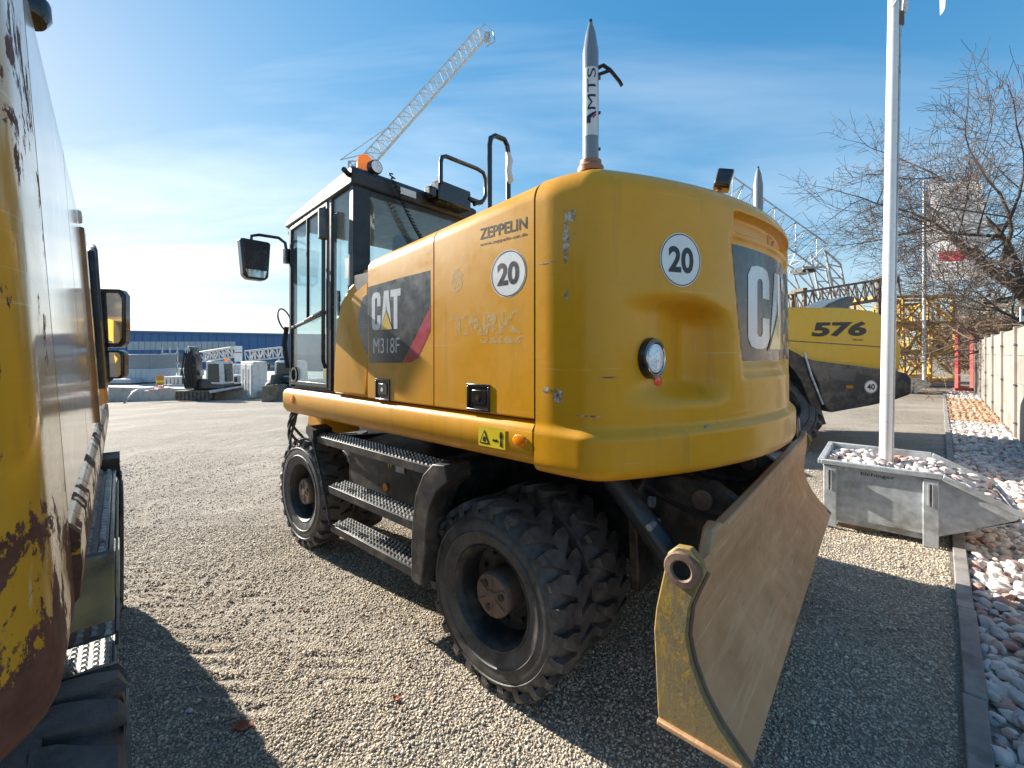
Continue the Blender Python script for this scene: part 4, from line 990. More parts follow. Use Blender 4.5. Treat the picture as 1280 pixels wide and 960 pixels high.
# ---- positioning masts
def mast(b, a, ang, txt, h=.65):
    e = bpy.data.objects.new('antenna_mast', None); COL.objects.link(e); e.parent = root
    z0 = CWZ + .004; r = .034
    c = MB(); c.lathe([(0, .0), (.056, .0), (.056, .022), (.046, .034), (.046, .05), (.036, .052)], (b, a, z0), (0, 0, 1), 28); Bm(c, 'mast_foot', 'mastfoot', e)
    c = MB(); c.lathe([(r, .05), (r, h * .80), (r * .62, h * .93), (r * .30, h * .985), (r * .22, h), (0, h)], (b, a, z0), (0, 0, 1), 32); Bm(c, 'mast_tube', 'mastgrey', e)
    c = MB(); c.cyl((b, a, z0 + h - .001), (b, a, z0 + h + .012), .008, n=10); Bm(c, 'mast_tip', 'blackgloss', e)
    d = Vector((math.cos(ang), math.sin(ang), 0)); side = Vector((-d.y, d.x, 0))
    hk = [Vector((b, a, z0 + h * .70)) + side * r, Vector((b, a, z0 + h * .715)) + side * (r + .02), Vector((b, a, z0 + h * .68)) + side * (r + .05), Vector((b, a, z0 + h * .60)) + side * (r + .09), Vector((b, a, z0 + h * .575)) + side * (r + .098)]
    c = MB(); c.tube(hk, .008, 8); c.tube([Vector((b, a, z0 + h * .655)) + side * r, hk[2]], .007, 8); Bm(c, 'lead_hook', 'rubberseal', e)
    for t in (.63, .40, .16):
        c = MB(); q = Vector((b, a, z0 + h * t)) + side * (r - .004); c.cyl(q, q + side * .012, .007, n=8); Bm(c, 'screw', 'blackgloss', e)
    if txt:
        f = lambda x, y, o=0.: tuple(Vector((b, a, z0 + h * .47 + y)) + (r + .001 + o) * Vector((math.cos(ang + x / r), math.sin(ang + x / r), 0)))
        decal('mast_label', poly2d([(-.030, -.155), (.030, -.155), (.030, .135), (-.030, .135)]), f, 'white_plastic', e, ORG, .006)
        vs, fs = text2d('MTS', .175, .036, .0)
        decal('mast_lettering', ([(-y, x + .040) for x, y in vs], fs), lambda x, y: f(x, y, .001), 'navy', e, ORG, .006)
        decal('mast_mark', poly2d([(-.020, -.105), (-.004, -.105), (-.004, -.085), (.020, -.06), (.020, -.052), (-.020, -.075)]), lambda x, y: f(x, y, .001), 'navy', e, ORG, .006)
        decal('mast_mark', poly2d([(.004, -.088), (.020, -.072), (.020, -.062), (.004, -.078)]), lambda x, y: f(x, y, .0014), 'decalred', e, ORG, .006)
    return e
# angles in machine axes: the label faces the yard side of the camera
toc = math.atan2(-.95, -1.62) + .12
mast(1.62, .95, toc, True)
e2 = mast(3.74, .72, toc + .9, False)
c = MB(); c.tube([(3.62, .66, 2.47), (3.60, .65, 2.60), (3.55, .64, 2.64), (3.52, .63, 2.58), (3.56, .62, 2.53), (3.64, .66, 2.52)], .009, 8); Bm(c, 'cable_loop', 'rubberseal', e2)
# rear work lamp on the counterweight roof
u, v = ray(905, 226); Yl = 2.20; bl_, al_ = u * Yl * cP + Yl * sP, -u * Yl * sP + Yl * cP; zl_ = CH + v * Yl
rl = bpy.data.objects.new('rear_lamp', None); COL.objects.link(rl); rl.parent = root
ld = Vector((.25, -.9, -.25)).normalized(); o = Vector((bl_, al_, zl_)); up = Vector((.15, -.2, 1)); sx = ld.cross(up).normalized(); up = sx.cross(ld)
c = MB(); c.prism([(-.05, -.035), (-.035, -.05), (.035, -.05), (.05, -.035), (.05, .035), (.035, .05), (-.035, .05), (-.05, .035)], lambda x, y, t: tuple(o + sx * x + up * y + ld * (.035 - .075 * t))); Bm(c, 'lamp_housing', 'blackgloss', rl, bevel=.008)
c = MB(); c.prism([(-.035, -.035), (.035, -.035), (.035, .035), (-.035, .035)], lambda x, y, t: tuple(o + sx * x + up * y + ld * (.038 - .01 * t))); Bm(c, 'lamp_lens', 'clearlens', rl)
c = MB(); c.tube([o - up * .03, o - up * .07 - ld * .02, Vector((bl_ - .02, al_ + .05, CWZ + .0))], .014, 8); c.cyl((bl_ - .05, al_ + .06, CWZ - .01), (bl_ - .05, al_ + .06, CWZ + .035), .04, n=18); Bm(c, 'lamp_mount', 'mastfoot', rl)
c = MB(); c.tube([o + up * .01 - sx * .05, o - sx * .09 + up * .0, o - sx * .11 - up * .05, Vector((bl_ - .07, al_ + .06, CWZ + .02))], .004, 6); Bm(c, 'lamp_cable', 'rubberseal', rl)

# ---- left machine, seen along its right flank (mirrored builder, own axis)
PHI2 = R(42.5)
LB, LA_ = -.060, -.02
MB.FLIP = True
def xf(v):
    lean = max(0., v[2] - 1.25) * .060 if v[2] > 1.25 else 0.
    return (-(v[0] - SB) + LB - lean, v[1] + LA_, v[2])
ORG_SAVE = ORG
o2 = (-(2.70 - SB) + LB, 2.40 + LA_, 0.)
root2 = place_root('wheeled_excavator', 'chipped and rusted yellow wheeled excavator with two black mirrors on its glossy flank', PHI2, o2)
MB.XF = xf
ORG = o2
FEAT = False
P2 = excavator(root2, False)
cb2, _z = cab(root2, ORG, 1.18)
B2 = lambda b, name, m, par=None, **k: b.build(name, m, par or root2, ORG, **k)
c = MB(); c.box((SB - .012, 2.40, 1.40), (SB + .02, 2.52, ztop(2.4) - .12)); B2(c, 'door_strip', 'brown_strip', P2['fpo'], bevel=.005)
c = MB(); c.lathe([(.0, .012), (.022, .010), (.026, 0)], (SB - .001, 2.30, 2.19), (-1, 0, 0), 18); B2(c, 'fuel_cap', 'white_plastic', P2['front_door'])
# rails and mirrors along the front of the right flank
for a_, ht in ((3.0, .02), (3.45, -.12)):
    c = MB(); zt_ = ztop(a_) - ht
    c.tube([(1.445, a_, 1.5), (1.44, a_, zt_ - .12), (1.44, a_ + .03, zt_ - .03), (1.445, a_ + .10, zt_), (1.455, a_ + .28, zt_ - .02), (1.455, a_ + .34, zt_ - .10), (1.455, a_ + .34, 1.5)], .017, 10); B2(c, 'handrail', 'black')
MB.XF = None
def mir2(px0, px1, py0, py1, Y, nm):
    X0, X1 = (px0 - 640) / FPX * Y, (px1 - 640) / FPX * Y; z1, z0 = CH + (Y0 - py0) / FPX * Y, CH + (Y0 - py1) / FPX * Y
    c2, s2 = math.cos(PHI2), math.sin(PHI2); Xc = (X0 + X1) / 2
    bc, ac = Xc * c2 + Y * s2, -Xc * s2 + Y * c2
    w, h = (X1 - X0) / 2 / math.cos(PHI2 * .55), (z1 - z0) / 2; zc_ = (z0 + z1) / 2
    e = bpy.data.objects.new(nm, None); COL.objects.link(e); e.parent = root2
    ang = -PHI2 * .62
    def T(x, y, d): return (bc + x * math.cos(ang) - d * math.sin(ang) - ORG[0], ac + x * math.sin(ang) + d * math.cos(ang) - ORG[1], zc_ + y)
    k = .8
    shp = lambda q: [(-w * q, -h * q * .75), (-w * q * .75, -h * q), (w * q * k, -h * q), (w * q, -h * q * .8), (w * q, h * q * .8), (w * q * k, h * q), (-w * q * .75, h * q), (-w * q, h * q * .75)]
    c = MB(); c.prism(shp(1), lambda x, y, t: T(x, y, .07 * t)); c.build('mirror_housing', 'blackgloss', e, bevel=.012, seg=3)
    c = MB(); c.prism(shp(.86), lambda x, y, t: T(x, y, -.004 + .003 * t)); c.build('mirror_glass', 'mirror', e)
    return T, e
T1, e1 = mir2(112, 150, 361, 434, 2.75, 'mirror')
T2, e22 = mir2(116, 149, 438, 474, 2.75, 'mirror')
c = MB(); c.tube([T1(-.02, -.15, .05), T1(-.03, -.25, .07), T1(-.0, -.40, .06), T1(-.06, -.46, .05), T1(-.22, -.50, .06)], .014, 8); c.build('mirror_arm', 'blackgloss', e1)
MB.FLIP = False; ORG = ORG_SAVE
# small lamp on the hood edge
c = MB(); X, Y, Z = atY(42, 16, .93)
pl = Matrix.Rotation(-PHI2, 3, 'Z') @ Vector((X, Y, 0)); pl = pl - Vector((o2[0], o2[1], 0))
c.lathe([(0, .0), (.03, .002), (.038, .02), (.036, .05), (.02, .065), (0, .068)], (pl.x - .01, pl.y, Z - .02), (0, .25, 1), 20); c.build('hood_lamp', 'blackgloss', root2)

# ------------------------------------------------------------------ ground sheet
def spaced(n, near, far):
    t = np.linspace(-1, 1, n); k = 5.2
    return np.sinh(t * k) / np.sinh(k) * far
def relief(x, y):
    r = math.hypot(x, y)
    if r > 40: return 0.
    q = noise.noise(Vector((x * .7, y * .7, 0))) * .022 + noise.noise(Vector((x * 2.6, y * 2.6, 3))) * .012 + noise.noise(Vector((x * 7, y * 7, 8))) * .006
    # wheel ruts running along the machines
    w = x * cP + y * sP
    q += .010 * math.sin(w * 4.3 + 1.4 * noise.noise(Vector((x * .4, y * .4, 5)))) * max(0, noise.noise(Vector((x * .5 + 9, y * .5, 1))) + .3)
    # lug prints pressed into a few lanes
    f = -x * sP + y * cP
    for wc, hw_, ph in ((.55, .16, 0.), (1.02, .15, 1.), (-.35, .15, 2.), (3.3, .2, .5)):
        e_ = abs(w - wc - .12 * math.sin(f * .7 + ph)) / hw_
        if e_ < 1.3:
            k_ = max(0., 1 - e_ ** 4) * max(0., min(1., noise.noise(Vector((x * .9 + ph, y * .9, 7))) * 1.6 + .55))
            q += k_ * (.009 * math.sin(f * 42 + 9 * abs(w - wc) / hw_) - .010)
    return q - .012
def ground_z(x, y):
    k = 1.0
    e = x - y                                   # flat beside the kerb
    if e > -.15: k = max(0., 1 - (e + .15) / .2)
    return gz(x, y) + relief(x, y) * k - (.02 if e > .12 else 0)
def axis(lo, hi, st, far):
    c_ = list(np.arange(lo, hi, st)); o_ = []; d_ = st
    v = hi
    while v < far: o_.append(v); d_ *= 1.16; v += d_
    n_ = []; d_ = st * 1.16; v = lo - d_
    while v > -far: n_.append(v); d_ *= 1.16; v -= d_
    return n_[::-1] + c_ + o_ + [far]
xs = axis(-6.5, 5.6, .04, 900.); ys = axis(.6, 8., .04, 900.)
b = MB(); rows = [[(x, y, ground_z(x, y)) for x in xs] for y in ys]
b.grid(rows); g = b.build('ground', 'gravel', smooth=180, fixn=False); tag(g, 'pale gravel yard ground', kind='structure')

# loose gravel grains near the eye
def grains():
    octv = np.array([(1, 0, 0), (-1, 0, 0), (0, 1, 0), (0, -1, 0), (0, 0, 1), (0, 0, -1)], float)
    octf = np.array([(0, 2, 4), (2, 1, 4), (1, 3, 4), (3, 0, 4), (2, 0, 5), (1, 2, 5), (3, 1, 5), (0, 3, 5)])
    P = []
    for y0, y1, den in ((.9, 2.5, 8000), (2.5, 4.2, 3800), (4.2, 8., 900)):
        hw = 1.32 * y1 + .3; n = int((y1 - y0) * 2 * hw * den)
        x = rng.uniform(-hw, hw, n); y = rng.uniform(y0, y1, n)
        k = (np.abs(x) < 1.32 * y + .3) & (x - y < .08) & (rng.random(n) < np.clip((7.6 - y) / 3.0, 0, 1)); P.append(np.stack([x[k], y[k]], 1))
    P = np.concatenate(P); n = len(P)
    z = np.array([ground_z(x, y) for x, y in P])
    r = rng.uniform(.0038, .0082, n) * (1 + .06 * np.maximum(0, P[:, 1] - 2.2)); r[rng.random(n) < .02] *= 1.7
    V = octv[None] * rng.uniform(.6, 1.25, (n, 6, 1)) + rng.uniform(-.25, .25, (n, 6, 3))
    V = V * r[:, None, None] * np.array([1.15, 1.15, .8])
    t = rng.uniform(0, 2 * np.pi, n); c, s = np.cos(t), np.sin(t)
    X = V[..., 0] * c[:, None] - V[..., 1] * s[:, None] * .8; Yv = V[..., 0] * s[:, None] + V[..., 1] * c[:, None] * .8
    tl = rng.uniform(-.6, .6, n); Z = V[..., 2] * np.cos(tl)[:, None] + X * np.sin(tl)[:, None] * .5
    W = np.stack([X + P[:, 0:1], Yv + P[:, 1:2], Z + (z + r * .25)[:, None]], -1).reshape(-1, 3)
    F = (octf[None] + (np.arange(n) * 6)[:, None, None]).reshape(-1, 3)
    me = bpy.data.meshes.new('gravel'); me.vertices.add(len(W)); me.vertices.foreach_set('co', W.ravel())
    me.loops.add(F.size); me.loops.foreach_set('vertex_index', F.ravel().astype(np.int32))
    me.polygons.add(len(F)); me.polygons.foreach_set('loop_start', np.arange(0, F.size, 3, dtype=np.int32))
    me.update(calc_edges=True); me.validate()
    o = finish('gravel', me, 'gravel_grain', smooth=0)
    tag(o, 'loose beige gravel grains on the yard', 'gravel', kind='stuff')
grains()

# stray pieces on the gravel
def hull(n, sx, sy, sz, seed):
    rr = random.Random(seed); bm = bmesh.new()
    for _ in range(n):
        v = Vector((rr.gauss(0, 1), rr.gauss(0, 1), rr.gauss(0, 1))).normalized() * rr.uniform(.85, 1.0)
        bm.verts.new((v.x * sx, v.y * sy, v.z * sz))
    g = bmesh.ops.convex_hull(bm, input=bm.verts)
    bmesh.ops.delete(bm, geom=[v for v in bm.verts if not v.link_faces], context='VERTS')
    bmesh.ops.recalc_face_normals(bm, faces=bm.faces)
    for f_ in bm.faces: f_.smooth = True
    for e_ in bm.edges: e_.smooth = e_.calc_face_angle(0) < R(44)
    return bm
def hull_mesh(name, n, sx, sy, sz, seed, m):
    bm = hull(n, sx, sy, sz, seed); me = bpy.data.meshes.new(name); bm.to_mesh(me); bm.free(); me.materials.append(M[m]); return me
for i, (px, py, s_, lab) in enumerate(((303, 905, .045, 'crumpled reddish brown dry leaf at the edge of the shadow'), (496, 876, .02, 'small curled orange dry leaf out on the sunlit gravel'), (380, 760, .018, 'tiny dry leaf lying near the step ladder'))):
    x, y = ground(px, py); b = MB(); rr = random.Random(i)
    rows = []
    for u in np.linspace(-1, 1, 9):
        wd_ = .55 * math.sqrt(max(0.02, 1 - u * u)); rows.append([(x + s_ * u * 1.1, y + s_ * v * wd_, ground_z(x, y) + .012 + s_ * (.35 * abs(v) ** 1.5 * wd_ + .22 * u * u + .12 * math.sin(5 * u + 3 * v + i))) for v in np.linspace(-1, 1, 7)])
    b.grid(rows); b.grid([[(p[0], p[1], p[2] - .003) for p in r_] for r_ in rows]); tag(b.build('dry_leaf', 'leaf', smooth=180, fixn=False), lab, 'leaf')
me = hull_mesh('pebble', 14, .022, .016, .012, 5, 'stone'); o = bpy.data.objects.new('pebble', me); COL.objects.link(o); x, y = ground(236, 884); o.location = (x, y, ground_z(x, y) + .009); tag(o, 'pale flat pebble lying in the shadow of the chipped excavator', 'pebble')

# ------------------------------------------------------------------ kerb and stone bed along the fence (both run at 45 degrees)
D = Vector((.7071, .7071, 0)); Pp = Vector((.7071, -.7071, 0))
def kw(w, p, z=0.): q = D * w + Pp * p; return (q.x, q.y, z)
kerb = tag(bpy.data.objects.new('kerb', None), 'low grey concrete edging between gravel and stone bed', kind='structure'); COL.objects.link(kerb)
w = 1.0; i = 0
while w < 26:
    ln = 1.0; rr = random.Random(i); b = MB(); j = rr.uniform(-.004, .004); zt_ = .045 + rr.uniform(-.004, .004)
    q = [kw(w + .004, .078 + j), kw(w + ln - .004, .078 + j), kw(w + ln - .004, .158 + j), kw(w + .004, .158 + j)]
    b.add([(x, y, z) for z in (-.1, zt_) for x, y, _ in q], [(3, 2, 1, 0), (4, 5, 6, 7), (0, 1, 5, 4), (1, 2, 6, 5), (2, 3, 7, 6), (3, 0, 4, 7)])
    b.build('kerb_stone', 'kerb', kerb, bevel=.006); w += ln; i += 1
bed = bpy.data.objects.new('stone_bed', None); COL.objects.link(bed); tag(bed, 'bed of pale and reddish crushed stones along the concrete fence', kind='structure')
b = MB(); b.grid([[kw(w, p, -.035 + .02 * noise.noise(Vector((w * 2, p * 2, 0)))) for p in np.linspace(.158, 1.06, 12)] for w in np.linspace(1.2, 30, 120)]); b.build('bed_soil', 'stone_many', bed, smooth=180, fixn=False)
SM = [hull_mesh('stone', 24, .052, .040, .031, 40 + k, 'stone') for k in range(9)]
near = []; far = []
rr = random.Random(11)
for layer in (0, 1):
    w = 1.5
    while w < 27:
        sp = .066 if w < 6 else (.075 if w < 11 else .09); p = .20
        while p < 1.05:
            ww, pp = w + rr.uniform(-.03, .03), p + rr.uniform(-.03, .03); p += sp * (1 if not layer else 1.5)
            s_ = rr.choice((.55, .75, .9, 1.0, 1.25)) * (1 if w < 6 else 1.1)
            z_ = -.012 + .02 * layer + rr.uniform(-.008, .014); pos = kw(ww, pp, z_)
            fr = pos[0] / max(.1, pos[1]); vis = fr < 1.30 and pos[1] > 1.3
            (near if vis and w < 6.2 else far).append((pos, s_, w))
        w += sp * (1 if not layer else 1.6)
near.sort(key=lambda q: math.hypot(q[0][0], q[0][1]) / q[1])
def rot(): return (rr.uniform(-.5, .5), rr.uniform(-.5, .5), rr.uniform(0, 6.28))
far += near[300:]; near = near[:300]
for pos, s_, w in near:
    o = bpy.data.objects.new('stone', rr.choice(SM)); COL.objects.link(o); o.parent = bed; o.location = pos; o.rotation_euler = rot(); o.scale = (s_, s_, s_)
def heap(name, items, m, parent, meshes):
    """many stones joined into one mesh"""
    V = []; F = []; o_ = 0
    src = [(np.array([v.co[:] for v in me.vertices]), [tuple(p.vertices) for p in me.polygons]) for me in meshes]
    from mathutils import Euler
    for pos, s_ in items:
        v, f = rr.choice(src); R3 = np.array(Euler(rot()).to_matrix()); V.append(v @ R3.T * s_ + np.array(pos)); F += [tuple(i + o_ for i in q) for q in f]; o_ += len(v)
    me = bpy.data.meshes.new(name); me.from_pydata(np.concatenate(V).tolist(), [], F); me.update()
    return tag(finish(name, me, m, parent, smooth=44), kind='stuff')
heap('stones', [(p, s_) for p, s_, w in far if not 15 < w < 22.5], 'stone_many', bed, SM)
heap('orange_stones', [(p, s_) for p, s_, w in far if 15 <= w <= 22.5], 'stone_orange', bed, SM)

# ------------------------------------------------------------------ concrete fence
fence = thing('concrete_fence', 'pale concrete panel fence with square posts behind the stone bed', 'fence', kw(8, 1.08))
fo = fence.location
T0 = 11.72 - 1.35 - .0; sp = 2.62; PW = []
# posts measured along the fence from its nearest visible one
wp = (9.03 + 7.55) * .7071 + 1.35 - 4 * sp
while wp < 29:
    PW.append(wp); wp += sp
H = 2.17
for k, w in enumerate(PW):
    b = MB(); q = [kw(w - .07, 1.03), kw(w + .07, 1.03), kw(w + .07, 1.19), kw(w - .07, 1.19)]
    b.add([(x, y, z) for z in (-.2, H + .03) for x, y, _ in q], [(3, 2, 1, 0), (4, 5, 6, 7), (0, 1, 5, 4), (1, 2, 6, 5), (2, 3, 7, 6), (3, 0, 4, 7)])
    po = b.build('fence_post', 'fence', fence, fo, bevel=.01)
    for z in (.30, 1.05, 1.85):
        b = MB(); q = [kw(w - .16, 1.012), kw(w + .16, 1.012), kw(w + .16, 1.032), kw(w - .16, 1.032)]
        b.add([(x, y, zz) for zz in (z - .018, z + .018) for x, y, _ in q], [(3, 2, 1, 0), (4, 5, 6, 7), (0, 1, 5, 4), (1, 2, 6, 5), (2, 3, 7, 6), (3, 0, 4, 7)])
        b.build('fence_clamp', 'galv', po, fo)
    if k + 1 < len(PW):
        for i in range(4):
            b = MB(); z0, z1 = i * .54 + .006 - (.05 if i == 0 else 0), (i + 1) * .54
            q = [kw(w + .075, 1.075), kw(PW[k + 1] - .075, 1.075), kw(PW[k + 1] - .075, 1.135), kw(w + .075, 1.135)]
            b.add([(x, y, z) for z in (z0, z1) for x, y, _ in q], [(3, 2, 1, 0), (4, 5, 6, 7), (0, 1, 5, 4), (1, 2, 6, 5), (2, 3, 7, 6), (3, 0, 4, 7)])
            b.build('fence_panel', 'fence', fence, fo, bevel=.006)

# ------------------------------------------------------------------ steel skips with flag poles
def skip(label, loc, rz, fill_label, seed, detail=True):
    """local x along the skip towards its pouring lip, y away from the viewer"""
    r = thing('tipping_skip', label, 'skip', loc, rz, None)
    LX, W, H_ = .80, 1.02, .62; TX = 1.27; TZ = .40; g = .02
    def part(n, poly, f, m='galv', par=None, bev=.004):
        b = MB(); b.prism(poly, f); return b.build(n, m, par or r, bevel=bev)
    sidep = [(0, .10), (LX, .10), (TX - .03, TZ - .05), (TX, TZ), (LX + .02, H_), (0, H_)]
    for y0 in (0, W - .006): part('side_wall', sidep, lambda x, y, t, y0=y0: (x, y0 + .006 * t, y))
    part('back_wall', [(.006, .10), (W - .006, .10), (W - .006, H_), (.006, H_)], lambda x, y, t: (.006 * t, x, y))
    part('floor_plate', [(.006, 0), (LX - .01, 0), (LX - .01, 1), (.006, 1)], lambda x, y, t: (x, .007 + (W - .014) * y, .102 + .006 * t))
    b = MB(); b.add([(LX, .007, .10), (TX, .007, TZ - .06), (TX, W - .007, TZ - .06), (LX, W - .007, .10), (LX, .007, .108), (TX, .007, TZ - .05), (TX, W - .007, TZ - .05), (LX, W - .007, .108)], [(3, 2, 1, 0), (4, 5, 6, 7), (0, 1, 5, 4), (1, 2, 6, 5), (2, 3, 7, 6), (3, 0, 4, 7)]); b.build('chute_plate', 'galv', r)
    b = MB()
    for y0 in (-.018, W + .018):
        b.bar((-.02, y0, H_), (LX + .02, y0, H_), .05, .045); b.bar((LX + .02, y0, H_), (TX, y0, TZ), .05, .045)
    b.bar((-.02, -.04, H_ + .001), (-.02, W + .04, H_ + .001), .05, .045); b.build('rim', 'galv', r, bevel=.006)
    b = MB(); b.cyl((TX + .005, -.03, TZ - .01), (TX + .005, W + .03, TZ - .01), .018, n=10); b.build('pouring_lip', 'galv', r)
    for x0 in (.0, LX - .10):
        for y0, s_ in ((-.032, -1), (W + .001, 1)):
            b = MB(); b.box((x0, y0, 0), (x0 + .10, y0 + .031, H_ - .03)); lg = b.build('leg', 'galv', r, bevel=.006)
            b = MB(); ym = y0 - .012 if s_ < 0 else y0 + .043; b.cyl((x0 + .05, ym, H_ - .26), (x0 + .05, ym, H_ - .07), .017, n=12); b.build('lifting_sleeve', 'chrome', lg)
    for y0 in (.06, W - .12):
        b = MB(); b.box((-.02, y0, .03), (LX - .02, y0 + .06, .098)); b.build('fork_channel', 'galv', r, bevel=.004)
    if detail:
        f = lambda x, y: (.40 + x, -.0015, H_ - .075 + y)
        decal('maker_lettering', text2d('Eichinger', .24, .04, .012), f, 'blackprint', r, (0, 0, 0))
        decal('mark', text2d('CE', .07, .035, .0), lambda x, y: (.155 + x, -.0015, H_ - .05 + y), 'white', r, (0, 0, 0))
        b = MB(); b.box((.10, .10, -.02), (.42, .9, .03)); b.build('timber_bearer', 'wood', r, bevel=.004)
    # the stones that fill it
    fl = thing('stone_fill', fill_label, 'stones', loc, rz)
    b = MB(); rows = [[(x, y, (H_ - .07 if x < LX else H_ - .07 - (x - LX) / (TX - LX) * .20) + .03 * noise.noise(Vector((x * 5, y * 5, seed)))) for y in np.linspace(.012, W - .012, 10)] for x in np.linspace(.012, TX - .02, 14)]
    b.grid(rows); b.build('stone_bulk', 'stone_many', fl, smooth=180, fixn=False)
    q = random.Random(seed); items = []
    for x in np.arange(.05, TX - .05, .062):
        for y in np.arange(.05, W - .04, .062):
            zz = H_ - .05 if x < LX else H_ - .05 - (x - LX) / (TX - LX) * .20
            items.append(((x + q.uniform(-.025, .025), min(W - .05, max(.05, y + q.uniform(-.025, .025))), zz + q.uniform(-.02, .03)), q.choice((.6, .8, .95, 1.15))))
    if detail:
        for pos, s_ in items[:300]:
            o = bpy.data.objects.new('stone', q.choice(SM)); COL.objects.link(o); o.parent = fl; o.location = pos; o.rotation_euler = rot(); o.scale = (s_,) * 3
        if len(items) > 300: heap('stones', items[300:], 'stone_many', fl, SM)
    else: heap('stones', items, 'stone_many', fl, SM)
    return r
def flagpole(label, base, top, r, lean, flag_label, fdir, fz0, fz1, fw, seed, m, up=0., clip=True):
    e = thing('flagpole', label, 'flagpole', base)
    b = MB(); ln = lean
    b.lathe([(r * 1.25, 0), (r * 1.25, .05), (r, .055), (r * .92, top * .5), (r * .75, top), (0, top + .01)], (0, 0, 0), (ln, 0, 1), 24); b.build('pole', 'alu', e, smooth=40)
    b = MB(); b.bar((r * .7, -r * .75, .06), (r * .7 + ln * top * .9, -r * .72, top * .9), r * .3, r * .25); b.build('pole_groove', 'galv', e)
    b = MB(); b.lathe([(r * 1.5, 0), (r * 1.5, .03), (r * 1.2, .035)], (0, 0, -.01), (ln, 0, 1), 24); b.build('pole_collar', 'cream', e)
    d = Vector((math.cos(fdir), math.sin(fdir), 0)); nn = Vector((-d.y, d.x, 0))
    rows = []; UV = []
    nu, nv = 26, 40
    for j in range(nv + 1):
        v = j / nv; row = []
        for i in range(nu + 1):
            u = i / nu; z = fz0 + (fz1 - fz0) * v - base[2]
            off = .16 * u * math.sin(5.5 * u + 3.2 * v + seed) + .05 * math.sin(9 * v + 2 * u + seed)
            rise = up * u * (1 - v * .4) + (.20 * math.sin(4 * u + seed) * u - .10 * u) * (1 - v)
            p = Vector((base[0] + ln * z, base[1], base[2])) + d * (r * 1.6 + .03 + fw * u * (1 - .06 * math.sin(3 * v))) + nn * off + Vector((0, 0, z + rise)); row.append(tuple(p)); UV.append((u, v))
        rows.append(row)
    b = MB(); b.grid(rows); me = bpy.data.meshes.new('flag'); me.from_pydata(b.v, [], b.f); uv = me.uv_layers.new(name='uv')
    for lp in me.loops: uv.data[lp.index].uv = UV[lp.vertex_index]
    fo_ = finish('flag', me, m, None, smooth=180); tag(fo_, flag_label, 'flag')
    if clip:
        x0 = ln * (fz0 - base[2]); zz = fz0 - base[2]
        b = MB(); b.tube([(x0 - r * 1.0, -r * .8, zz - .32), (x0, -r * 1.15, zz - .22), (x0 + r * 1.2, -r * .6, zz - .10), (x0 + r * 2.0, 0, zz + .01)], .008, 6); b.build('halyard', 'white_plastic', e)
        b = MB(); b.lathe([(.0, 0), (.018, .01), (.026, .05), (.022, .16), (.010, .21), (0, .22)], (x0 + r * 2.0, 0, zz - .36), (.05, 0, 1), 14); b.build('flag_weight', 'white_plastic', e)
        b = MB(); b.tube([(x0 + r * 2.0, 0, zz - .15), (x0 + r * 1.85, .0, zz - .08), (x0 + r * 2.1, 0, zz + .02)], .006, 6); b.cyl((x0 + r * 2.8, 0, zz + .02), (x0 + r * 2.9, 0, zz + .10), .03, .02, 8); b.build('flag_clip', 'white_plastic', e)
        b = MB(); b.box((x0 + r * .3, -r * .95, zz - .50), (x0 + r * 1.1, -r * .2, zz - .36)); b.build('tape_patch', 'rusthub', e)
x0, y0 = 3.06, 4.20
ang = math.atan2(-.655, .755)
skip('galvanised tipping skip of pale stones standing right beside the dozer blade', (x0, y0, .0), ang, 'pale crushed stones heaped in the skip beside the dozer blade', 3)
x, y = 3.76, 4.31
flagpole('white aluminium flagpole planted in the stones of the skip beside the dozer blade', (x, y, .52), 8.3, .052, .018, 'white flag flown from the pole in the skip beside the dozer blade', R(35), 5.45, 9., 2.0, 1., 'flag', up=.9)
x2, y2 = 16.93, 17.75
skip('galvanised skip standing before the stacked yellow lattice sections', (x2 - .9, y2 + .25, 0), R(-18), 'grey stones filling the skip before the yellow lattice sections', 8, False)
flagpole('white flagpole rising from the skip before the yellow lattice sections', (x2 + .25, y2 + .1, .5), 8.35, .058, .0, 'white banner with a red block, hanging in front of the bare tree', R(-4), 4.75, 8.75, 2.25, 4., 'flag', clip=False)

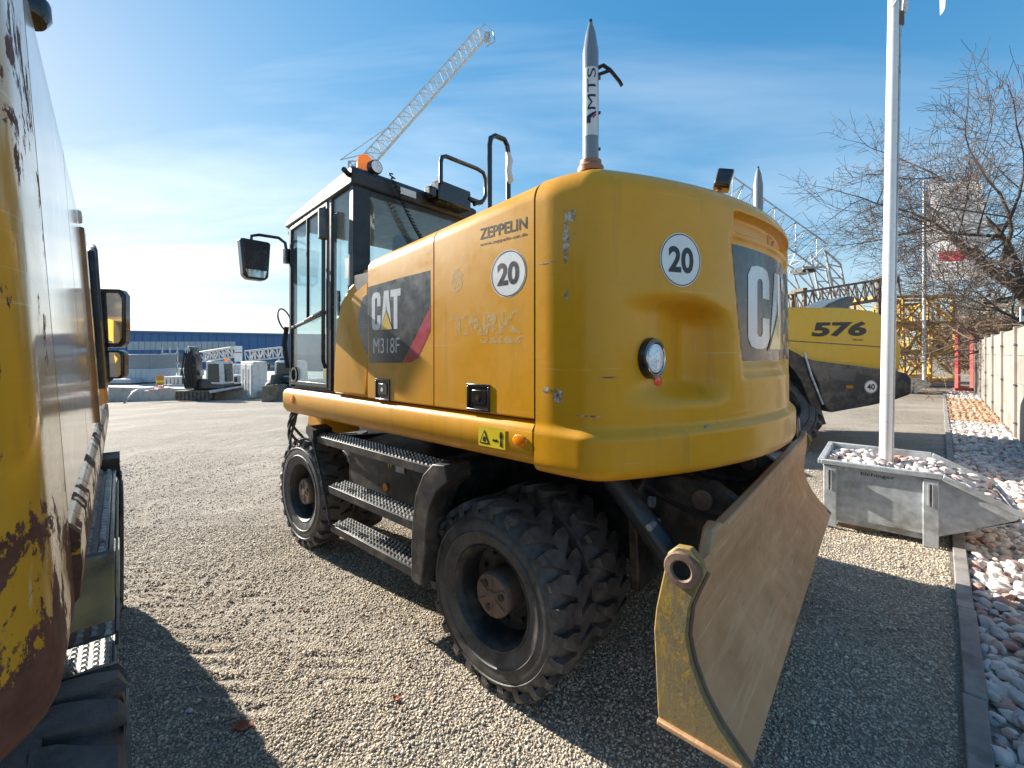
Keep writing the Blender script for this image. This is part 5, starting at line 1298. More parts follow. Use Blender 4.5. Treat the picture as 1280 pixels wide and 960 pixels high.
# ------------------------------------------------------------------ bare trees and shrubs behind the fence
def tree(name, label, base, h, seed, spread, depth, m_tr, m_tw, r0, group=None, trunk_frac=.35, lean=(0, 0), twist=1., nb=(2, 3), cat='tree', rmin=.007):
    e = thing(name, label, cat, base, 0, group); q = random.Random(seed)
    tb = MB(); bb = MB(); tw = MB()
    def grow(p, d, ln, r, lv):
        pts = [p]; n = 4 if lv < 2 else 3
        for i in range(n):
            d = (d + Vector((q.gauss(0, .16), q.gauss(0, .16), q.gauss(.03, .13))) * twist).normalized(); pts.append(pts[-1] + d * ln / n)
        rs = [max(rmin, r * (1 - .42 * i / n)) for i in range(n + 1)]
        (tb if lv == 0 else bb if lv < 4 else tw).tube(pts, rs, 9 if lv == 0 else (6 if lv < 3 else 3), cap=lv < 2)
        if lv >= depth: return
        k = q.randint(*nb) + (2 if lv == 0 else 0)
        for i in range(k):
            t = q.uniform(.35 if lv else .55, 1.0); ii = min(n - 1, int(t * n)); pp = pts[ii] + (pts[ii + 1] - pts[ii]) * (t * n - ii)
            az = q.uniform(0, 2 * math.pi); sd = d.orthogonal(); sd.rotate(Matrix.Rotation(az, 3, d)); nd = (d * q.uniform(.35, .8) + sd * spread * q.uniform(.6, 1.1)).normalized()
            if nd.z < -.25: nd.z *= .4; nd.normalize()
            grow(pp, nd, ln * q.uniform(.60, .82), max(rmin, r * q.uniform(.42, .60)), lv + 1)
        grow(pts[-1], d, ln * q.uniform(.65, .85), r * .56, lv + 1)
    grow(Vector((0, 0, -.1)), Vector((lean[0], lean[1], 1)).normalized(), h * trunk_frac, r0, 0)
    tb.build('trunk', m_tr, e, smooth=60, fixn=False); 
    if bb.v: bb.build('branches', m_tr, e, smooth=60, fixn=False)
    if tw.v: tw.build('twigs', m_tw, e, smooth=60, fixn=False)
    return e
X, Y = (1262 - 640) / FPX * 15.5, 15.5
tree('bare_tree', 'large leafless tree with wide dark branches reaching over the fence towards the banner', (X + 1.9, Y + .6, 0), 15., 21, .95, 7, 'bark', 'twig', .25, None, .30, (-.03, 0), .95, (2, 3))
tree('bare_tree', 'slimmer leafless tree behind the fence near the sign', (19.8, 15.0, 0), 10.0, 5, .8, 6, 'bark', 'twig', .14, None, .3)
for i, (px, Yd, hh, lab) in enumerate(((1206, 36., 7.5, 'tan bare shrub growing behind the red steel frame'), (1228, 33., 7.5, 'tan bare shrub beyond the far end of the fence'), (1252, 27., 6.5, 'tan bare shrub behind the fence under the large tree'), (1275, 22., 5.5, 'tan bare shrub behind the fence below the sign'))):
    X = (px - 640) / FPX * Yd
    tree('bare_shrub', lab, (X, Yd, 0), hh, 50 + i, .75, 6, 'twig_tan', 'twig_tan', .07, None, .25, (0, 0), 1.0, (3, 4), 'shrub', .013)

# ------------------------------------------------------------------ lattice work
def lattice(name, label, cat, p0, p1, w, h, n, r, m, group=None, up=(0, 0, 1), tri=False, taper=1., ends=True):
    p0, p1 = Vector(p0), Vector(p1); e = thing(name, label, cat, tuple(p0), 0, group)
    d = (p1 - p0); ln = d.length; d.normalize(); u = d.cross(Vector(up)).normalized(); v = u.cross(d).normalized()
    cs = [(-.5, -.5), (.5, -.5), (0, .5)] if tri else [(-.5, -.5), (.5, -.5), (.5, .5), (-.5, .5)]
    def P(k, i): t = k / n; s_ = 1 + (taper - 1) * t; return d * ln * t + u * (cs[i][0] * w * s_) + v * (cs[i][1] * h * s_)
    c = MB(); bz = MB(); m_ = len(cs)
    for i in range(m_): c.tube([P(k, i) for k in (0, n)], r, 6)
    for k in range(n):
        for i in range(m_):
            j = (i + 1) % m_
            a, b_ = (i, j) if k % 2 else (j, i)
            bz.tube([P(k, a), P(k + 1, b_)], r * .6, 5, cap=False)
            bz.tube([P(k, i), P(k, j)], r * .6, 5, cap=False)
    for i in range(m_): bz.tube([P(n, i), P(n, (i + 1) % m_)], r * .8, 5, cap=False)
    c.build('chords', m, e, smooth=60, fixn=False); bz.build('bracing', m, e, smooth=60, fixn=False)
    return e
# slim jib rising behind the cab, with its mast hidden behind the machine
Yc = 40.
q0 = Vector(atY(452, 216, Yc)); q1 = Vector(atY(603, 47, Yc + 4))
jib = lattice('crane_jib', 'pale lattice crane jib rising into the sky behind the cab', 'crane', q0, q1, 1.25, 1.35, 24, .065, 'cream', tri=True, taper=1.0, up=(0, 1, 0))
b = MB(); o_ = q0
e_ = q1 - o_; b.tube([e_ + Vector((-.5, 0, .5)), e_ + Vector((.2, 0, 1.4)), e_ + Vector((1.1, 0, .6)), e_ + Vector((1.3, 0, -.4)), e_ + Vector((.3, 0, -1.0))], .06, 6); b.box(tuple(e_ + Vector((.2, -.3, -.3))), tuple(e_ + Vector((.8, .3, .4)))); b.build('jib_head', 'galv', jib)
b = MB(); b.tube([e_ * .10 + Vector((-.4, 0, .5)), Vector((-2.0, 0, 1.2))], .05, 6); b.tube([Vector((-2.0, 0, 1.2)), e_ * .24 + Vector((-.6, 0, .9))], .04, 6); b.build('pendant', 'galv', jib)
gb = gz(q0.x, q0.y)
lattice('crane_mast', 'lattice crane mast standing behind the excavator cab', 'crane', (q0.x - .3, q0.y, gb), (q0.x - .3, q0.y, q0.z + .8), 1.3, 1.3, 16, .09, 'galv', up=(0, 1, 0))
# folded dark jib to the right of the counterweight
Yk = 26.
k0 = Vector(atY(905, 238, Yk)); k1 = Vector(atY(1022, 322, Yk)); k2 = Vector(atY(1044, 352, Yk)); k3 = Vector(atY(1052, 392, Yk))
fj = lattice('folded_crane', 'dark grey folded lattice crane behind the yellow loader', 'crane', k0, k1, 1.5, 2.0, 9, .045, 'galv', up=(0, 0, 1), tri=True)
b = MB()
def rel(p): return Vector(p) - k0
A0, A1 = Vector(atY(1022, 316, Yk)), Vector(atY(1041, 333, Yk)); F0, F1 = Vector(atY(1040, 400, Yk)), Vector(atY(1054, 400, Yk))
for yo in (-.6, .6):
    s_ = Vector((0, yo, 0)); b.tube([rel(A0) + s_, rel(F0) + s_], .07, 6); b.tube([rel(A1) + s_, rel(F1) + s_], .06, 6); b.tube([rel(A0) + s_, rel(A1) + s_], .06, 6)
    for t in (.2, .4, .6, .8): b.tube([rel(A0.lerp(F0, t)) + s_, rel(A1.lerp(F1, t + (.1 if t < .8 else 0))) + s_], .045, 5); b.tube([rel(A0.lerp(F0, t)) + s_, rel(A1.lerp(F1, t - .15)) + s_], .04, 5)
    b.tube([rel(atY(995, 338, Yk)) + s_, rel(atY(1022, 336, Yk)) + s_], .06, 6); b.tube([rel(atY(1000, 340, Yk)) + s_, rel(atY(1012, 372, Yk)) + s_], .06, 6); b.tube([rel(atY(985, 340, Yk)) + s_, rel(atY(1010, 366, Yk)) + s_], .045, 6)
b.build('folding_frame', 'galv', fj)
b = MB(); b.box(tuple(rel(atY(996, 342, Yk)) + Vector((0, -.5, 0))), tuple(rel(atY(1012, 335, Yk)) + Vector((0, .5, 0)))); b.build('trolley', 'dgrey', fj)
# the foot of the folded crane: ballast base standing on the ground behind the loader
b = MB(); b.tube([rel(F0), rel((F0.x, F0.y, 0.3))], .12, 8); b.tube([rel(F1), rel((F1.x, F1.y, .3))], .12, 8); b.box(tuple(rel((F0.x - 1.2, F0.y - 1.4, 0))), tuple(rel((F1.x + 1.2, F1.y + 1.4, .6)))); b.build('base_frame', 'greysteel', fj)
# pale truss lying on a trestle
t0 = Vector(atY(985, 381, 20.)); t1 = Vector(atY(1112, 360, 21.))
tr = lattice('lattice_truss', 'brownish grey lattice truss raised on trestles behind the loader', 'truss', t0, t1, .9, .95, 12, .055, mat('brownish_steel', (.22, .17, .15), .6, dirt=(.12, .08, .06), damt=.5))
for t in (.1, .96):
    p = (t1 - t0) * t; b = MB()
    for yo in (-.4, .4): b.bar(p + Vector((0, yo, .55)), (p.x, p.y + yo, -t0.z), .14, .14)
    b.bar(p + Vector((0, -.45, .55)), p + Vector((0, .45, .55)), .2, .2); b.build('trestle', 'brown_mud', tr)
# yellow crane mast sections stacked
def section(label, c0, dx_, dy_, dz_, rz, group='stacked yellow crane sections'):
    e = thing('crane_section', label, 'crane section', c0, rz, group)
    b = MB(); f = MB(); r_ = .09
    xs_, ys_, zs_ = (0, dx_), (0, dy_), (0, dz_)
    for x in xs_:
        for y in ys_: b.bar((x, y, 0), (x, y, dz_), .13, .13)
    for z in zs_:
        for y in ys_: b.bar((0, y, z), (dx_, y, z), .14, .14)
        for x in xs_: b.bar((x, 0, z), (x, dy_, z), .14, .14)
    b.build('frame', 'yellow_steel', e)
    n = 3
    for y in ys_:
        for k in range(n):
            x_0, x_1 = dx_ * k / n, dx_ * (k + 1) / n
            f.bar((x_0, y, 0 if k % 2 else dz_), (x_1, y, dz_ if k % 2 else 0), .09, .09); f.bar((x_1, y, 0), (x_1, y, dz_), .08, .08)
    for x in xs_: f.bar((x, 0, 0), (x, dy_, dz_), .08, .08)
    for k in range(n): f.bar((dx_ * k / n, 0, dz_), (dx_ * (k + 1) / n, dy_, dz_), .08, .08); f.bar((dx_ * k / n, 0, 0), (dx_ * (k + 1) / n, dy_, 0), .08, .08)
    f.build('bracing', 'yellow_steel', e)
Ys = 21.5; rz_ = R(-6)
xA = (1098 - 640) / FPX * Ys; xB = (1163 - 640) / FPX * Ys
lab_ = ('bottom', 'middle', 'top')
for i in range(3): section('yellow lattice crane section, %s one of the stack behind the far flagpole' % lab_[i], (xA, Ys, .35 + i * 1.42), 3.6, 1.6, 1.3, rz_ + R(2 * i))
for i in range(3): section('yellow lattice crane section, %s one of the stack beside the tan shrubs' % lab_[i], (xB + 1.2 + .15 * i, Ys + 3.4, .35 + i * 1.42), 2.2, 1.8, 1.3, R(8 - 5 * i))
for nm, xx, yy in (('one', xA, Ys), ('two', xB + 1.2, Ys + 3.4)):
    b = MB(); b.box((0, -.1, 0), (3.6 if nm == 'one' else 2.3, 1.9, .34)); o = b.build('concrete_block', 'concrete', bevel=.02); o.location = (xx, yy - .1, 0); tag(o, 'grey concrete base block under the yellow sections ' + ('behind the far flagpole' if nm == 'one' else 'beside the tan shrubs'), 'block')
# red steel frame at the end of the fence
X, Y = ground(1206, 497); Yr = 19.2
e = thing('steel_gate', 'red steel frame standing at the end of the fence', 'gate', ((1197 - 640) / FPX * Yr, Yr, 0), R(10))
for nm, p, q in (('upright', (0, 0, 0), (0, 0, 2.75)), ('upright', (.85, 0, 0), (.85, 0, 2.75)), ('crossbar', (0, 0, 2.72), (.85, 0, 2.72)), ('foot', (-.2, 0, .04), (1.05, 0, .04))):
    b = MB(); b.bar(p, q, .14 if nm == 'upright' else .09, .14); b.build(nm, 'red', e, bevel=.01)
# sign board behind the fence
Yg = 10.5; X, _, Z = atY(1270, 402, Yg); X1 = atY(1300, 402, Yg)[0]; Z1 = atY(1270, 384, Yg)[2]
e = thing('sign_board', 'white sign board with a dark blue band above the fence', 'sign', (X + .1, Yg, 0))
b = MB(); b.box((0, -.01, Z), (X1 - X, .01, Z1)); b.build('board', 'white', e, bevel=.003)
b = MB(); b.box((.04, -.014, Z + .14), (X1 - X - .04, -.011, Z1 - .04)); b.build('band', 'navy', e)
decal('symbol', text2d('U', .05, .09, .02), lambda x, y: (.14 + x, -.0165, (Z + .14 + Z1 - .04) / 2 + y), 'white', e, (0, 0, 0))
b = MB(); b.cyl(((X1 - X) / 2, .03, 0), ((X1 - X) / 2, .03, Z1), .03, n=12); b.build('post', 'galv', e)

# ------------------------------------------------------------------ the big yellow wheel loader
YL = 7.55
def W(px, py): X, _, Z = atY(px, py, YL); return (X, Z)
lo = thing('wheel_loader', 'yellow wheel loader numbered 576 with dark grey counterweight behind the skip', 'loader', (W(900, 441)[0], YL + 1.3, 0)); LO = tuple(lo.location)
def LPart(n, pts, y0, y1, m, par=None, bev=.02, px=True, ins=0.):
    poly = [W(*p) for p in pts] if px else pts; b = MB()
    cx_ = sum(p[0] for p in poly) / len(poly)
    b.prism(poly, lambda x, y, t: (x, YL + y0 + (y1 - y0) * t, y)); return b.build(n, m, par or lo, LO, bevel=bev, seg=3)
hood_ = LPart('hood', [(880, 386), (1000, 383), (1060, 384), (1095, 388), (1116, 396), (1128, 412), (1133, 438), (1131, 463), (1119, 464), (1050, 458), (1000, 449), (880, 445)], .10, 2.45, 'yellow_loader', bev=.05)
LPart('hood_crease', [(990, 425), (1112, 433.2), (1112, 434.4), (990, 426.2)], .094, .14, 'dgrey', hood_, bev=.001)
LPart('rear_grille', [(1118, 404), (1131, 418), (1134, 440), (1131, 464), (1121, 464), (1126, 440), (1124, 420)], .35, 2.2, 'yellow_loader', hood_, bev=.03)
LPart('grille_inset', [(1114, 424), (1120, 426), (1121, 455), (1112, 458), (1116, 440)], .090, .13, 'blackprint', hood_, bev=.004)
LPart('air_duct', [(1055, 391), (1068, 382), (1085, 371), (1108, 362), (1120, 362), (1120, 368), (1106, 384), (1100, 392)], .9, 1.7, 'greysteel', hood_, bev=.03)
cwl = LPart('counterweight', [(1005, 446), (1020, 451), (1122, 464), (1136, 467), (1141, 474), (1140, 493), (1120, 500), (1090, 507), (1038, 516), (1031, 508), (1022, 478)], .0, 2.55, 'dgrey', bev=.035)
LPart('ledge', [(1060, 456), (1120, 464), (1120, 467), (1060, 459)], -.012, .05, 'greysteel', cwl, bev=.004)
LPart('step_recess', [(1037, 459), (1070, 463), (1069, 474), (1066, 477), (1042, 474), (1037, 470)], -.004, .02, 'greysteel', cwl, bev=.004)
LPart('side_lamp', [(1057.5, 481.5), (1066, 481.5), (1066, 485.5), (1057.5, 485.5)], -.012, .03, 'amber', cwl, bev=.004)
LPart('tow_bracket', [(1136, 474), (1143, 478), (1143, 486), (1137, 489)], 1.0, 1.5, 'black', cwl, bev=.01)
LPart('fender', [(940, 440), (985, 436), (1003, 446), (1016, 470), (1026, 512), (1032, 530), (1023, 532), (1012, 505), (1000, 475), (985, 455), (940, 452)], -.02, .62, 'black', bev=.01)
b = MB(); b.tube([(W(1003, 440)[0], YL - .04, W(1003, 440)[1]), (W(1012, 470)[0], YL - .05, W(1012, 470)[1]), (W(1026, 505)[0], YL - .05, W(1026, 505)[1])], .018, 8); b.build('handrail', 'galv', lo, LO)
def big_wheel(X, y, s_):
    e = bpy.data.objects.new('wheel', None); COL.objects.link(e); e.parent = lo; e.location = (X - LO[0], y - LO[1], .80); e.rotation_euler = (0, random.uniform(0, 1), math.pi / 2 if s_ > 0 else -math.pi / 2); e.scale = (2.2, 1.53, 1.53)
    t = bpy.data.objects.new('tyre', TYRE); COL.objects.link(t); t.parent = e
    for nm, me in WHEEL_SRC['rusthub']:
        if nm == 'rim': o = bpy.data.objects.new('rim', me); COL.objects.link(o); o.parent = e
xw = W(972, 500)[0]
for X in (xw, xw - 3.6):
    big_wheel(X, YL + .02, 1); big_wheel(X, YL + 2.55, -1)
LPart('rear_frame', [(W(1000, 0)[0] - .2, .55), (W(1000, 0)[0] - .2, 1.2), (xw - 2.0, 1.2), (xw - 2.0, .6)], .75, 1.8, 'dgrey', px=False)
LPart('front_frame', [(xw - 2.0, .6), (xw - 2.0, 1.4), (xw - 3.2, 2.0), (xw - 4.4, 1.3), (xw - 4.2, .6)], .8, 1.75, 'yellow_loader', px=False)
cbx = LPart('cab', [(xw - .9, 1.5), (xw - .7, 3.2), (xw - 2.0, 3.2), (xw - 2.2, 1.5)], .55, 2.0, 'dgrey', px=False, bev=.06)
LPart('cab_window', [(xw - 1.02, 2.0), (xw - .86, 3.0), (xw - 1.9, 3.0), (xw - 2.05, 2.0)], .54, .548, 'winglass', cbx, px=False, bev=.002)
LPart('lift_arm', [(xw - 3.0, 2.0), (xw - 3.2, 1.75), (xw - 5.2, .35), (xw - 5.4, .6)], .9, 1.15, 'yellow_loader', px=False)
LPart('lift_arm', [(xw - 3.0, 2.0), (xw - 3.2, 1.75), (xw - 5.2, .35), (xw - 5.4, .6)], 1.4, 1.65, 'yellow_loader', px=False)
LPart('bucket', [(xw - 5.2, .2), (xw - 5.1, 1.2), (xw - 5.4, 1.3), (xw - 6.6, .1), (xw - 5.5, .05)], -.2, 2.75, 'brown_mud', px=False)
def lf(px, py, y=-.0015): 
    X, Z = W(px, py); return lambda x, yy: (X + x, YL + y + (.098 if y > -.001 else 0), Z + yy)
vs, fs = text2d('576', .98, .265, .045, .12)
Xc, Zc = W(1054, 411); decal('model_number', ([(x, y) for x, y in vs], fs), lambda x, y: (Xc + x, YL + .0935, Zc + y + .015 * x), 'blackprint', hood_, LO)
Xd, Zd = W(1078, 424.5); decal('type_lettering', text2d('XPower', .20, .03, .01), lambda x, y: (Xd + x, YL + .0935, Zd + y), 'blackprint', hood_, LO)
Xe, Ze = W(1088.5, 483.5); r_ = .115
decal('disc', disc2d(r_), lambda x, y: (Xe + x, YL - .003, Ze + y), 'white', cwl, LO); decal('disc_rim', disc2d(r_ * .96, 40, r_ * .90), lambda x, y: (Xe + x, YL - .0045, Ze + y), 'blackprint', cwl, LO)
decal('disc_number', text2d('40', r_ * 1.2, r_ * .9, .03), lambda x, y: (Xe + x, YL - .0045, Ze + y), 'blackprint', cwl, LO)

# ------------------------------------------------------------------ far side of the yard, left
def gY(px, py):
    """ground point below a pixel on the falling yard"""
    u, v = ray(px, py); Y = 5.
    while Y < 120:
        if CH + v * Y <= gz(u * Y, Y): break
        Y += .05
    return u * Y, Y, gz(u * Y, Y)
# blue hall
Yb = 75.; xa, _, za_ = atY(60, 413, Yb); xb, _, zb2 = atY(470, 421, Yb); zg = -1.4
ha = thing('blue_hall', 'long low blue clad industrial hall beyond the yard', 'building', (xa, Yb, zg))
h0, h1 = za_ - zg, zb2 - zg; wd_ = xb - xa
b = MB(); b.add([(0, 0, 0), (wd_, 0, 0), (wd_, 30, 0), (0, 30, 0), (0, 0, h0), (wd_, 0, h1), (wd_, 30, h1), (0, 30, h0)], [(3, 2, 1, 0), (4, 5, 6, 7), (0, 1, 5, 4), (1, 2, 6, 5), (2, 3, 7, 6), (3, 0, 4, 7)]); b.build('wall', 'bluewall', ha)
b = MB(); b.add([(-.2, -.25, h0 - .1), (wd_ + .2, -.25, h1 - .1), (wd_ + .2, 30, h1 - .1), (-.2, 30, h0 - .1), (-.2, -.25, h0 + .25), (wd_ + .2, -.25, h1 + .25), (wd_ + .2, 30, h1 + .25), (-.2, 30, h0 + .25)], [(3, 2, 1, 0), (4, 5, 6, 7), (0, 1, 5, 4), (1, 2, 6, 5), (2, 3, 7, 6), (3, 0, 4, 7)]); b.build('roof_edge', 'bluewall', ha)
for k in range(19):
    X0, X1 = atY(160 + k * 7.1, 0, Yb)[0] - xa, atY(160 + (k + 1) * 7.1, 0, Yb)[0] - xa
    z1, z0 = atY(0, 427, Yb)[2] - zg, atY(0, 437.5, Yb)[2] - zg
    b = MB(); b.box((X0 + .04, -.12, z0), (X1 - .04, -.01, z1)); b.build('window_panel', 'lightclad', ha)
for k in range(40):
    X0 = wd_ * (k + .5) / 40; b = MB(); b.box((X0 - .05, -.06, .2), (X0 + .05, -.002, h0 + (h1 - h0) * (k + .5) / 40 - .15)); b.build('cladding_joint', 'bluewall', ha)
for k, (p0, p1) in enumerate(((136, 160), (171, 198), (210, 240), (280, 296), (312, 352))):
    X0, X1 = atY(p0, 0, Yb)[0] - xa, atY(p1, 0, Yb)[0] - xa; b = MB(); b.box((X0, -.10, 0), (X1, -.01, atY(0, 452, Yb)[2] - zg)); b.build('gate', 'wallgrey', ha)
# raised concrete slab
x0_, y0_, z0_ = gY(110, 501); x1_, y1_, z1_ = gY(345, 497)
sl = MB(); hS = .36; zt2 = max(z0_, z1_) + hS
q = [(x0_ - 6, y0_ + .8), (x1_, y1_), (x1_ + 6, y1_ + 22), (x0_ - 14, y0_ + 24)]
sl.add([(x, y, z) for z in (-2.2, zt2) for x, y in q], [(3, 2, 1, 0), (4, 5, 6, 7), (0, 1, 5, 4), (1, 2, 6, 5), (2, 3, 7, 6), (3, 0, 4, 7)])
tag(sl.build('loading_slab', 'concrete', bevel=.02), 'raised concrete slab along the far side of the yard', kind='structure')
def slabY(px, py):
    u, v = ray(px, py); return u * ((zt2 - CH) / v), (zt2 - CH) / v
def onslab(px, py): x, y = slabY(px, py); return x, y, zt2
def bgbox(name, label, cat, px0, px1, pyb, pyt, m, depth=2., base=None, rz=0., bev=.02, group=None, Yd=None):
    Yd = Yd or 30.; X0 = (px0 - 640) / FPX * Yd; X1 = (px1 - 640) / FPX * Yd; Zt = CH + (Y0 - pyt) / FPX * Yd; Zb = CH + (Y0 - pyb) / FPX * Yd
    return X0, X1, Zb, Zt, Yd
# pale containers on the slab
def container(label, px0, px1, pyt, Yd, m, mtop=None, split=None):
    X0, X1, _, Zt, _ = bgbox('', '', '', px0, px1, 0, pyt, m, Yd=Yd); e = thing('container', label, 'container', (X0, Yd, zt2)); hh = Zt - zt2; w_ = X1 - X0
    hs = hh if split is None else CH + (Y0 - split) / FPX * Yd - zt2
    b = MB(); b.box((0, 0, .08), (w_, 2.4, hs)); b.build('body', m, e, bevel=.03)
    if split is not None: b = MB(); b.box((.0, .03, hs), (w_, 2.4, hh)); b.build('upper_box', mtop, e, bevel=.03)
    n = max(3, int(w_ / .35))
    for k in range(n): b = MB(); b.box((w_ * (k + .5) / n - .03, -.025, .14), (w_ * (k + .5) / n + .03, -.001, hs - .08)); b.build('rib', m, e)
    b = MB(); b.box((0, .1, 0), (w_, 2.3, .08)); b.build('skid', 'dgrey', e)
    return e
container('grey site container with a darker box on top, on the slab', 152, 186, 443, 29., 'lightclad', 'wallgrey', 461)
container('low pale container beside the mirror of the chipped excavator', 118, 163, 474, 28., 'lightclad')
container('pale site box half hidden behind the white crates', 186, 205, 455, 45., 'wallgrey')
# white plastic crates
def crate(label, px0, px1, pyb, pyt, Yd, n=4, zb=None):
    X0, X1, Zb, Zt, _ = bgbox('', '', '', px0, px1, pyb, pyt, '', Yd=Yd); Zb = zt2 if zb is None else zb
    e = thing('crate', label, 'crate', (X0, Yd, Zb), 0); w_, hh = X1 - X0, Zt - Zb
    b = MB(); b.box((0, .04, .05), (w_, 1., hh)); b.build('crate_core', 'dgrey', e)
    for k in range(n + 1): b = MB(); xx = w_ * k / n; b.box((xx - w_ * .09, -.01, .03), (xx + w_ * .09, .035, hh)); b.build('slat', 'white_plastic', e)
    for z in (.04, hh - .02): b = MB(); b.box((-.03, -.03, z - .06), (w_ + .03, 1.02, z + .06)); b.build('rim', 'white_plastic', e, bevel=.01)
crate('white slatted plastic crate on the slab beside the dark excavator', 206, 225, 484, 471.5, 27.)
crate('stacked white pallet box leaning behind the dark excavator boom', 224, 238, 486, 461, 28., 3)
for i, (p0, p1, pt, pb_, Yd) in enumerate(((276, 290, 470, 486, 27.), (290, 303, 470, 486, 27.5), (278, 300, 456, 468, 31.))):
    crate(['white slatted crate just right of the dark excavator cab', 'white slatted crate leaning against the pale cabin', 'pale crate stacked behind the dark excavator cab'][i], p0, p1, pb_, pt, Yd, 5)
# lattice pieces resting on racks
for i, (p0, p1, ya, yb, n, Yd) in enumerate(((253, 293, 444, 437, 7, 34.), (310, 355, 443, 437, 8, 33.))):
    a_, b_ = Vector(atY(p0, ya + 2, Yd)), Vector(atY(p1, yb + 3, Yd))
    e = lattice('lattice_piece', ['white lattice piece on a rack behind the dark excavator cab', 'white lattice piece on a rack above the pale cabin'][i], 'lattice', a_, b_, .7, .75, n, .05, 'cream')
    b = MB()
    for t in (.15, .85):
        p = (b_ - a_) * t; b.bar(p + Vector((0, 0, -.4)), Vector((p.x, p.y, zt2 - a_.z)), .1, .1)
    b.bar((b_ - a_) * .1 + Vector((0, 0, -1.0)), (b_ - a_) * .9 + Vector((0, 0, -1.0)), .08, .12); b.build('rack', 'galv', e)
# rack with clutter behind
Yd = 38.; X0 = (203 - 640) / FPX * Yd; X1 = (222 - 640) / FPX * Yd
e = thing('pipe_rack', 'galvanised scaffold rack standing on the slab before the blue hall', 'rack', (X0, Yd, zt2)); w_ = X1 - X0
for k in range(3): b = MB(); b.bar((w_ * k / 2, 0, 0), (w_ * k / 2, 0, 2.6), .07, .07); b.build('upright', 'galv', e)
for z in (.5, 1.2, 2.0): b = MB(); b.bar((-.1, 0, z), (w_ + .1, 0, z), .07, .09); b.build('shelf', 'galv', e)
b = MB(); b.bar((0, 0, .2), (w_, 0, 2.3), .05, .05); b.build('brace', 'galv', e)
b = MB(); b.box((.2, .1, 1.26), (w_ - .2, .9, 1.9)); o = b.build('parts_box', 'dgrey', bevel=.02); o.location = (X0, Yd, zt2); tag(o, 'dark box stored on the galvanised scaffold rack', 'box')
# banner, barrel, barrier, hose
Yd = 29.; X0, _, Zt = atY(293, 432.5, Yd); X1, _, Zb = atY(302.5, 452, Yd)
e = thing('banner_stand', 'white upright banner standing behind the pale cabin', 'banner', (X0, Yd, zt2)); b = MB(); b.box((0, 0, Zb - zt2), (X1 - X0, .04, Zt - zt2)); b.build('panel', 'white', e, bevel=.01)
b = MB(); b.box((.03, -.012, (Zt + Zb) / 2 - zt2 + .06), (X1 - X0 - .03, -.002, (Zt + Zb) / 2 - zt2 + .12)); b.build('band', 'decalred', e)
for xx in (.05, X1 - X0 - .05): b = MB(); b.bar((xx, .06, 0), (xx, .06, Zt - zt2), .04, .04); b.build('leg', 'galv', e)
x, y, z = onslab(189.5, 485); e = thing('fuel_drum', 'small orange drum standing on the slab', 'drum', (x, y + .6, zt2)); b = MB(); b.lathe([(0, 0), (.3, 0), (.31, .03), (.3, .05), (.3, .30), (.315, .32), (.3, .34), (.3, .60), (.315, .62), (.3, .64), (.3, .92), (.31, .95), (.28, .95), (.28, .92), (0, .92)], (0, 0, 0), (0, 0, 1), 24); b.build('drum_body', 'orange_steel', e); b = MB(); b.lathe([(.301, .40), (.304, .41), (.304, .55), (.301, .56)], (0, 0, 0), (0, 0, 1), 24); b.build('band', 'warn', e); e.scale = (.62, .62, .75)
for i, (px, py) in enumerate(((192, 489.5), (197, 487.5))):
    x, y, z = onslab(px, py); e = thing('barrier_board', 'toppled red and white barrier board on the slab edge, ' + ('lower one' if i == 0 else 'upper one'), 'barrier', (x, y + .2, zt2 + .02 + .1 * i), R(25 + 20 * i))
    for k in range(5): b = MB(); b.box((-.5 + k * .2, -.12, .0 + .03 * k), (-.3 + k * .2, .12, .05 + .03 * k)); b.build('segment', 'red' if k % 2 else 'white', e)
hp_ = []
for px, py in ((173, 488), (172, 491), (169, 494), (165, 497), (158, 500), (150, 503), (143, 506)):
    if py < 491: x, y, z = onslab(px, py - .5); z += .03
    else: x, y, z = gY(px, max(py, 500) if py > 498 else 499.5 - (499 - py) * .0); z += .03
    hp_.append((x, y, z))
(xs0, ys0, zs0), (xs1, ys1, zs1) = hp_[0], gY(160, 501)
pts = [(xs0, ys0 + 1., zt2 + .03), (xs0, ys0, zt2 + .03), (xs0 - .1, ys0 - .25, zt2 - .1), (xs0 - .3, ys0 - .6, zs1 + .15), (xs1, ys1, zs1 + .04), (xs1 - .8, ys1 - 1.0, gz(xs1 - .8, ys1 - 1.) + .04), (xs1 - 1.3, ys1 - 2.4, gz(xs1 - 1.3, ys1 - 2.4) + .04)]
b = MB(); b.tube(pts, .055, 8); tag(b.build('hose', 'white_plastic', smooth=60), 'white hose running from the slab down onto the gravel', 'hose')

# ---- dark tracked excavator
x, y, z = gY(250, 501); Yd = y
s_ = Yd / FPX                                   # metres per pixel there
mx_ = thing('tracked_excavator', 'small dark tracked excavator with white cab standing before the slab', 'excavator', (x, y, z)); zz0 = z
def MX(px): return (px - 250) * s_
def MZ(py): return (501 - py) * s_
def mpart(n, pts, y0, y1, m, par=None, bev=.02):
    b = MB(); b.prism([(MX(p), MZ(q)) for p, q in pts], lambda u, v, t: (u, y0 + (y1 - y0) * t, v)); return b.build(n, m, par or mx_, bevel=bev, seg=2)
for yy in (0., 1.3):
    off = 0 if yy == 0 else 10
    tk = mpart('track', [(218 + off, 490), (220 + off, 488.5), (262 + off * 2, 488), (264 + off * 2, 490), (263 + off * 2, 500), (259 + off * 2, 501), (222 + off, 501.5), (218 + off, 499)], yy, yy + .4, 'brown_mud', bev=.06)
    for k in range(9): b = MB(); xx = MX(221 + off + k * (5 + off * .1)); b.box((xx - .05, yy - .012, MZ(500.5)), (xx + .05, yy - .002, MZ(490))); b.build('track_shoe', 'black', tk)
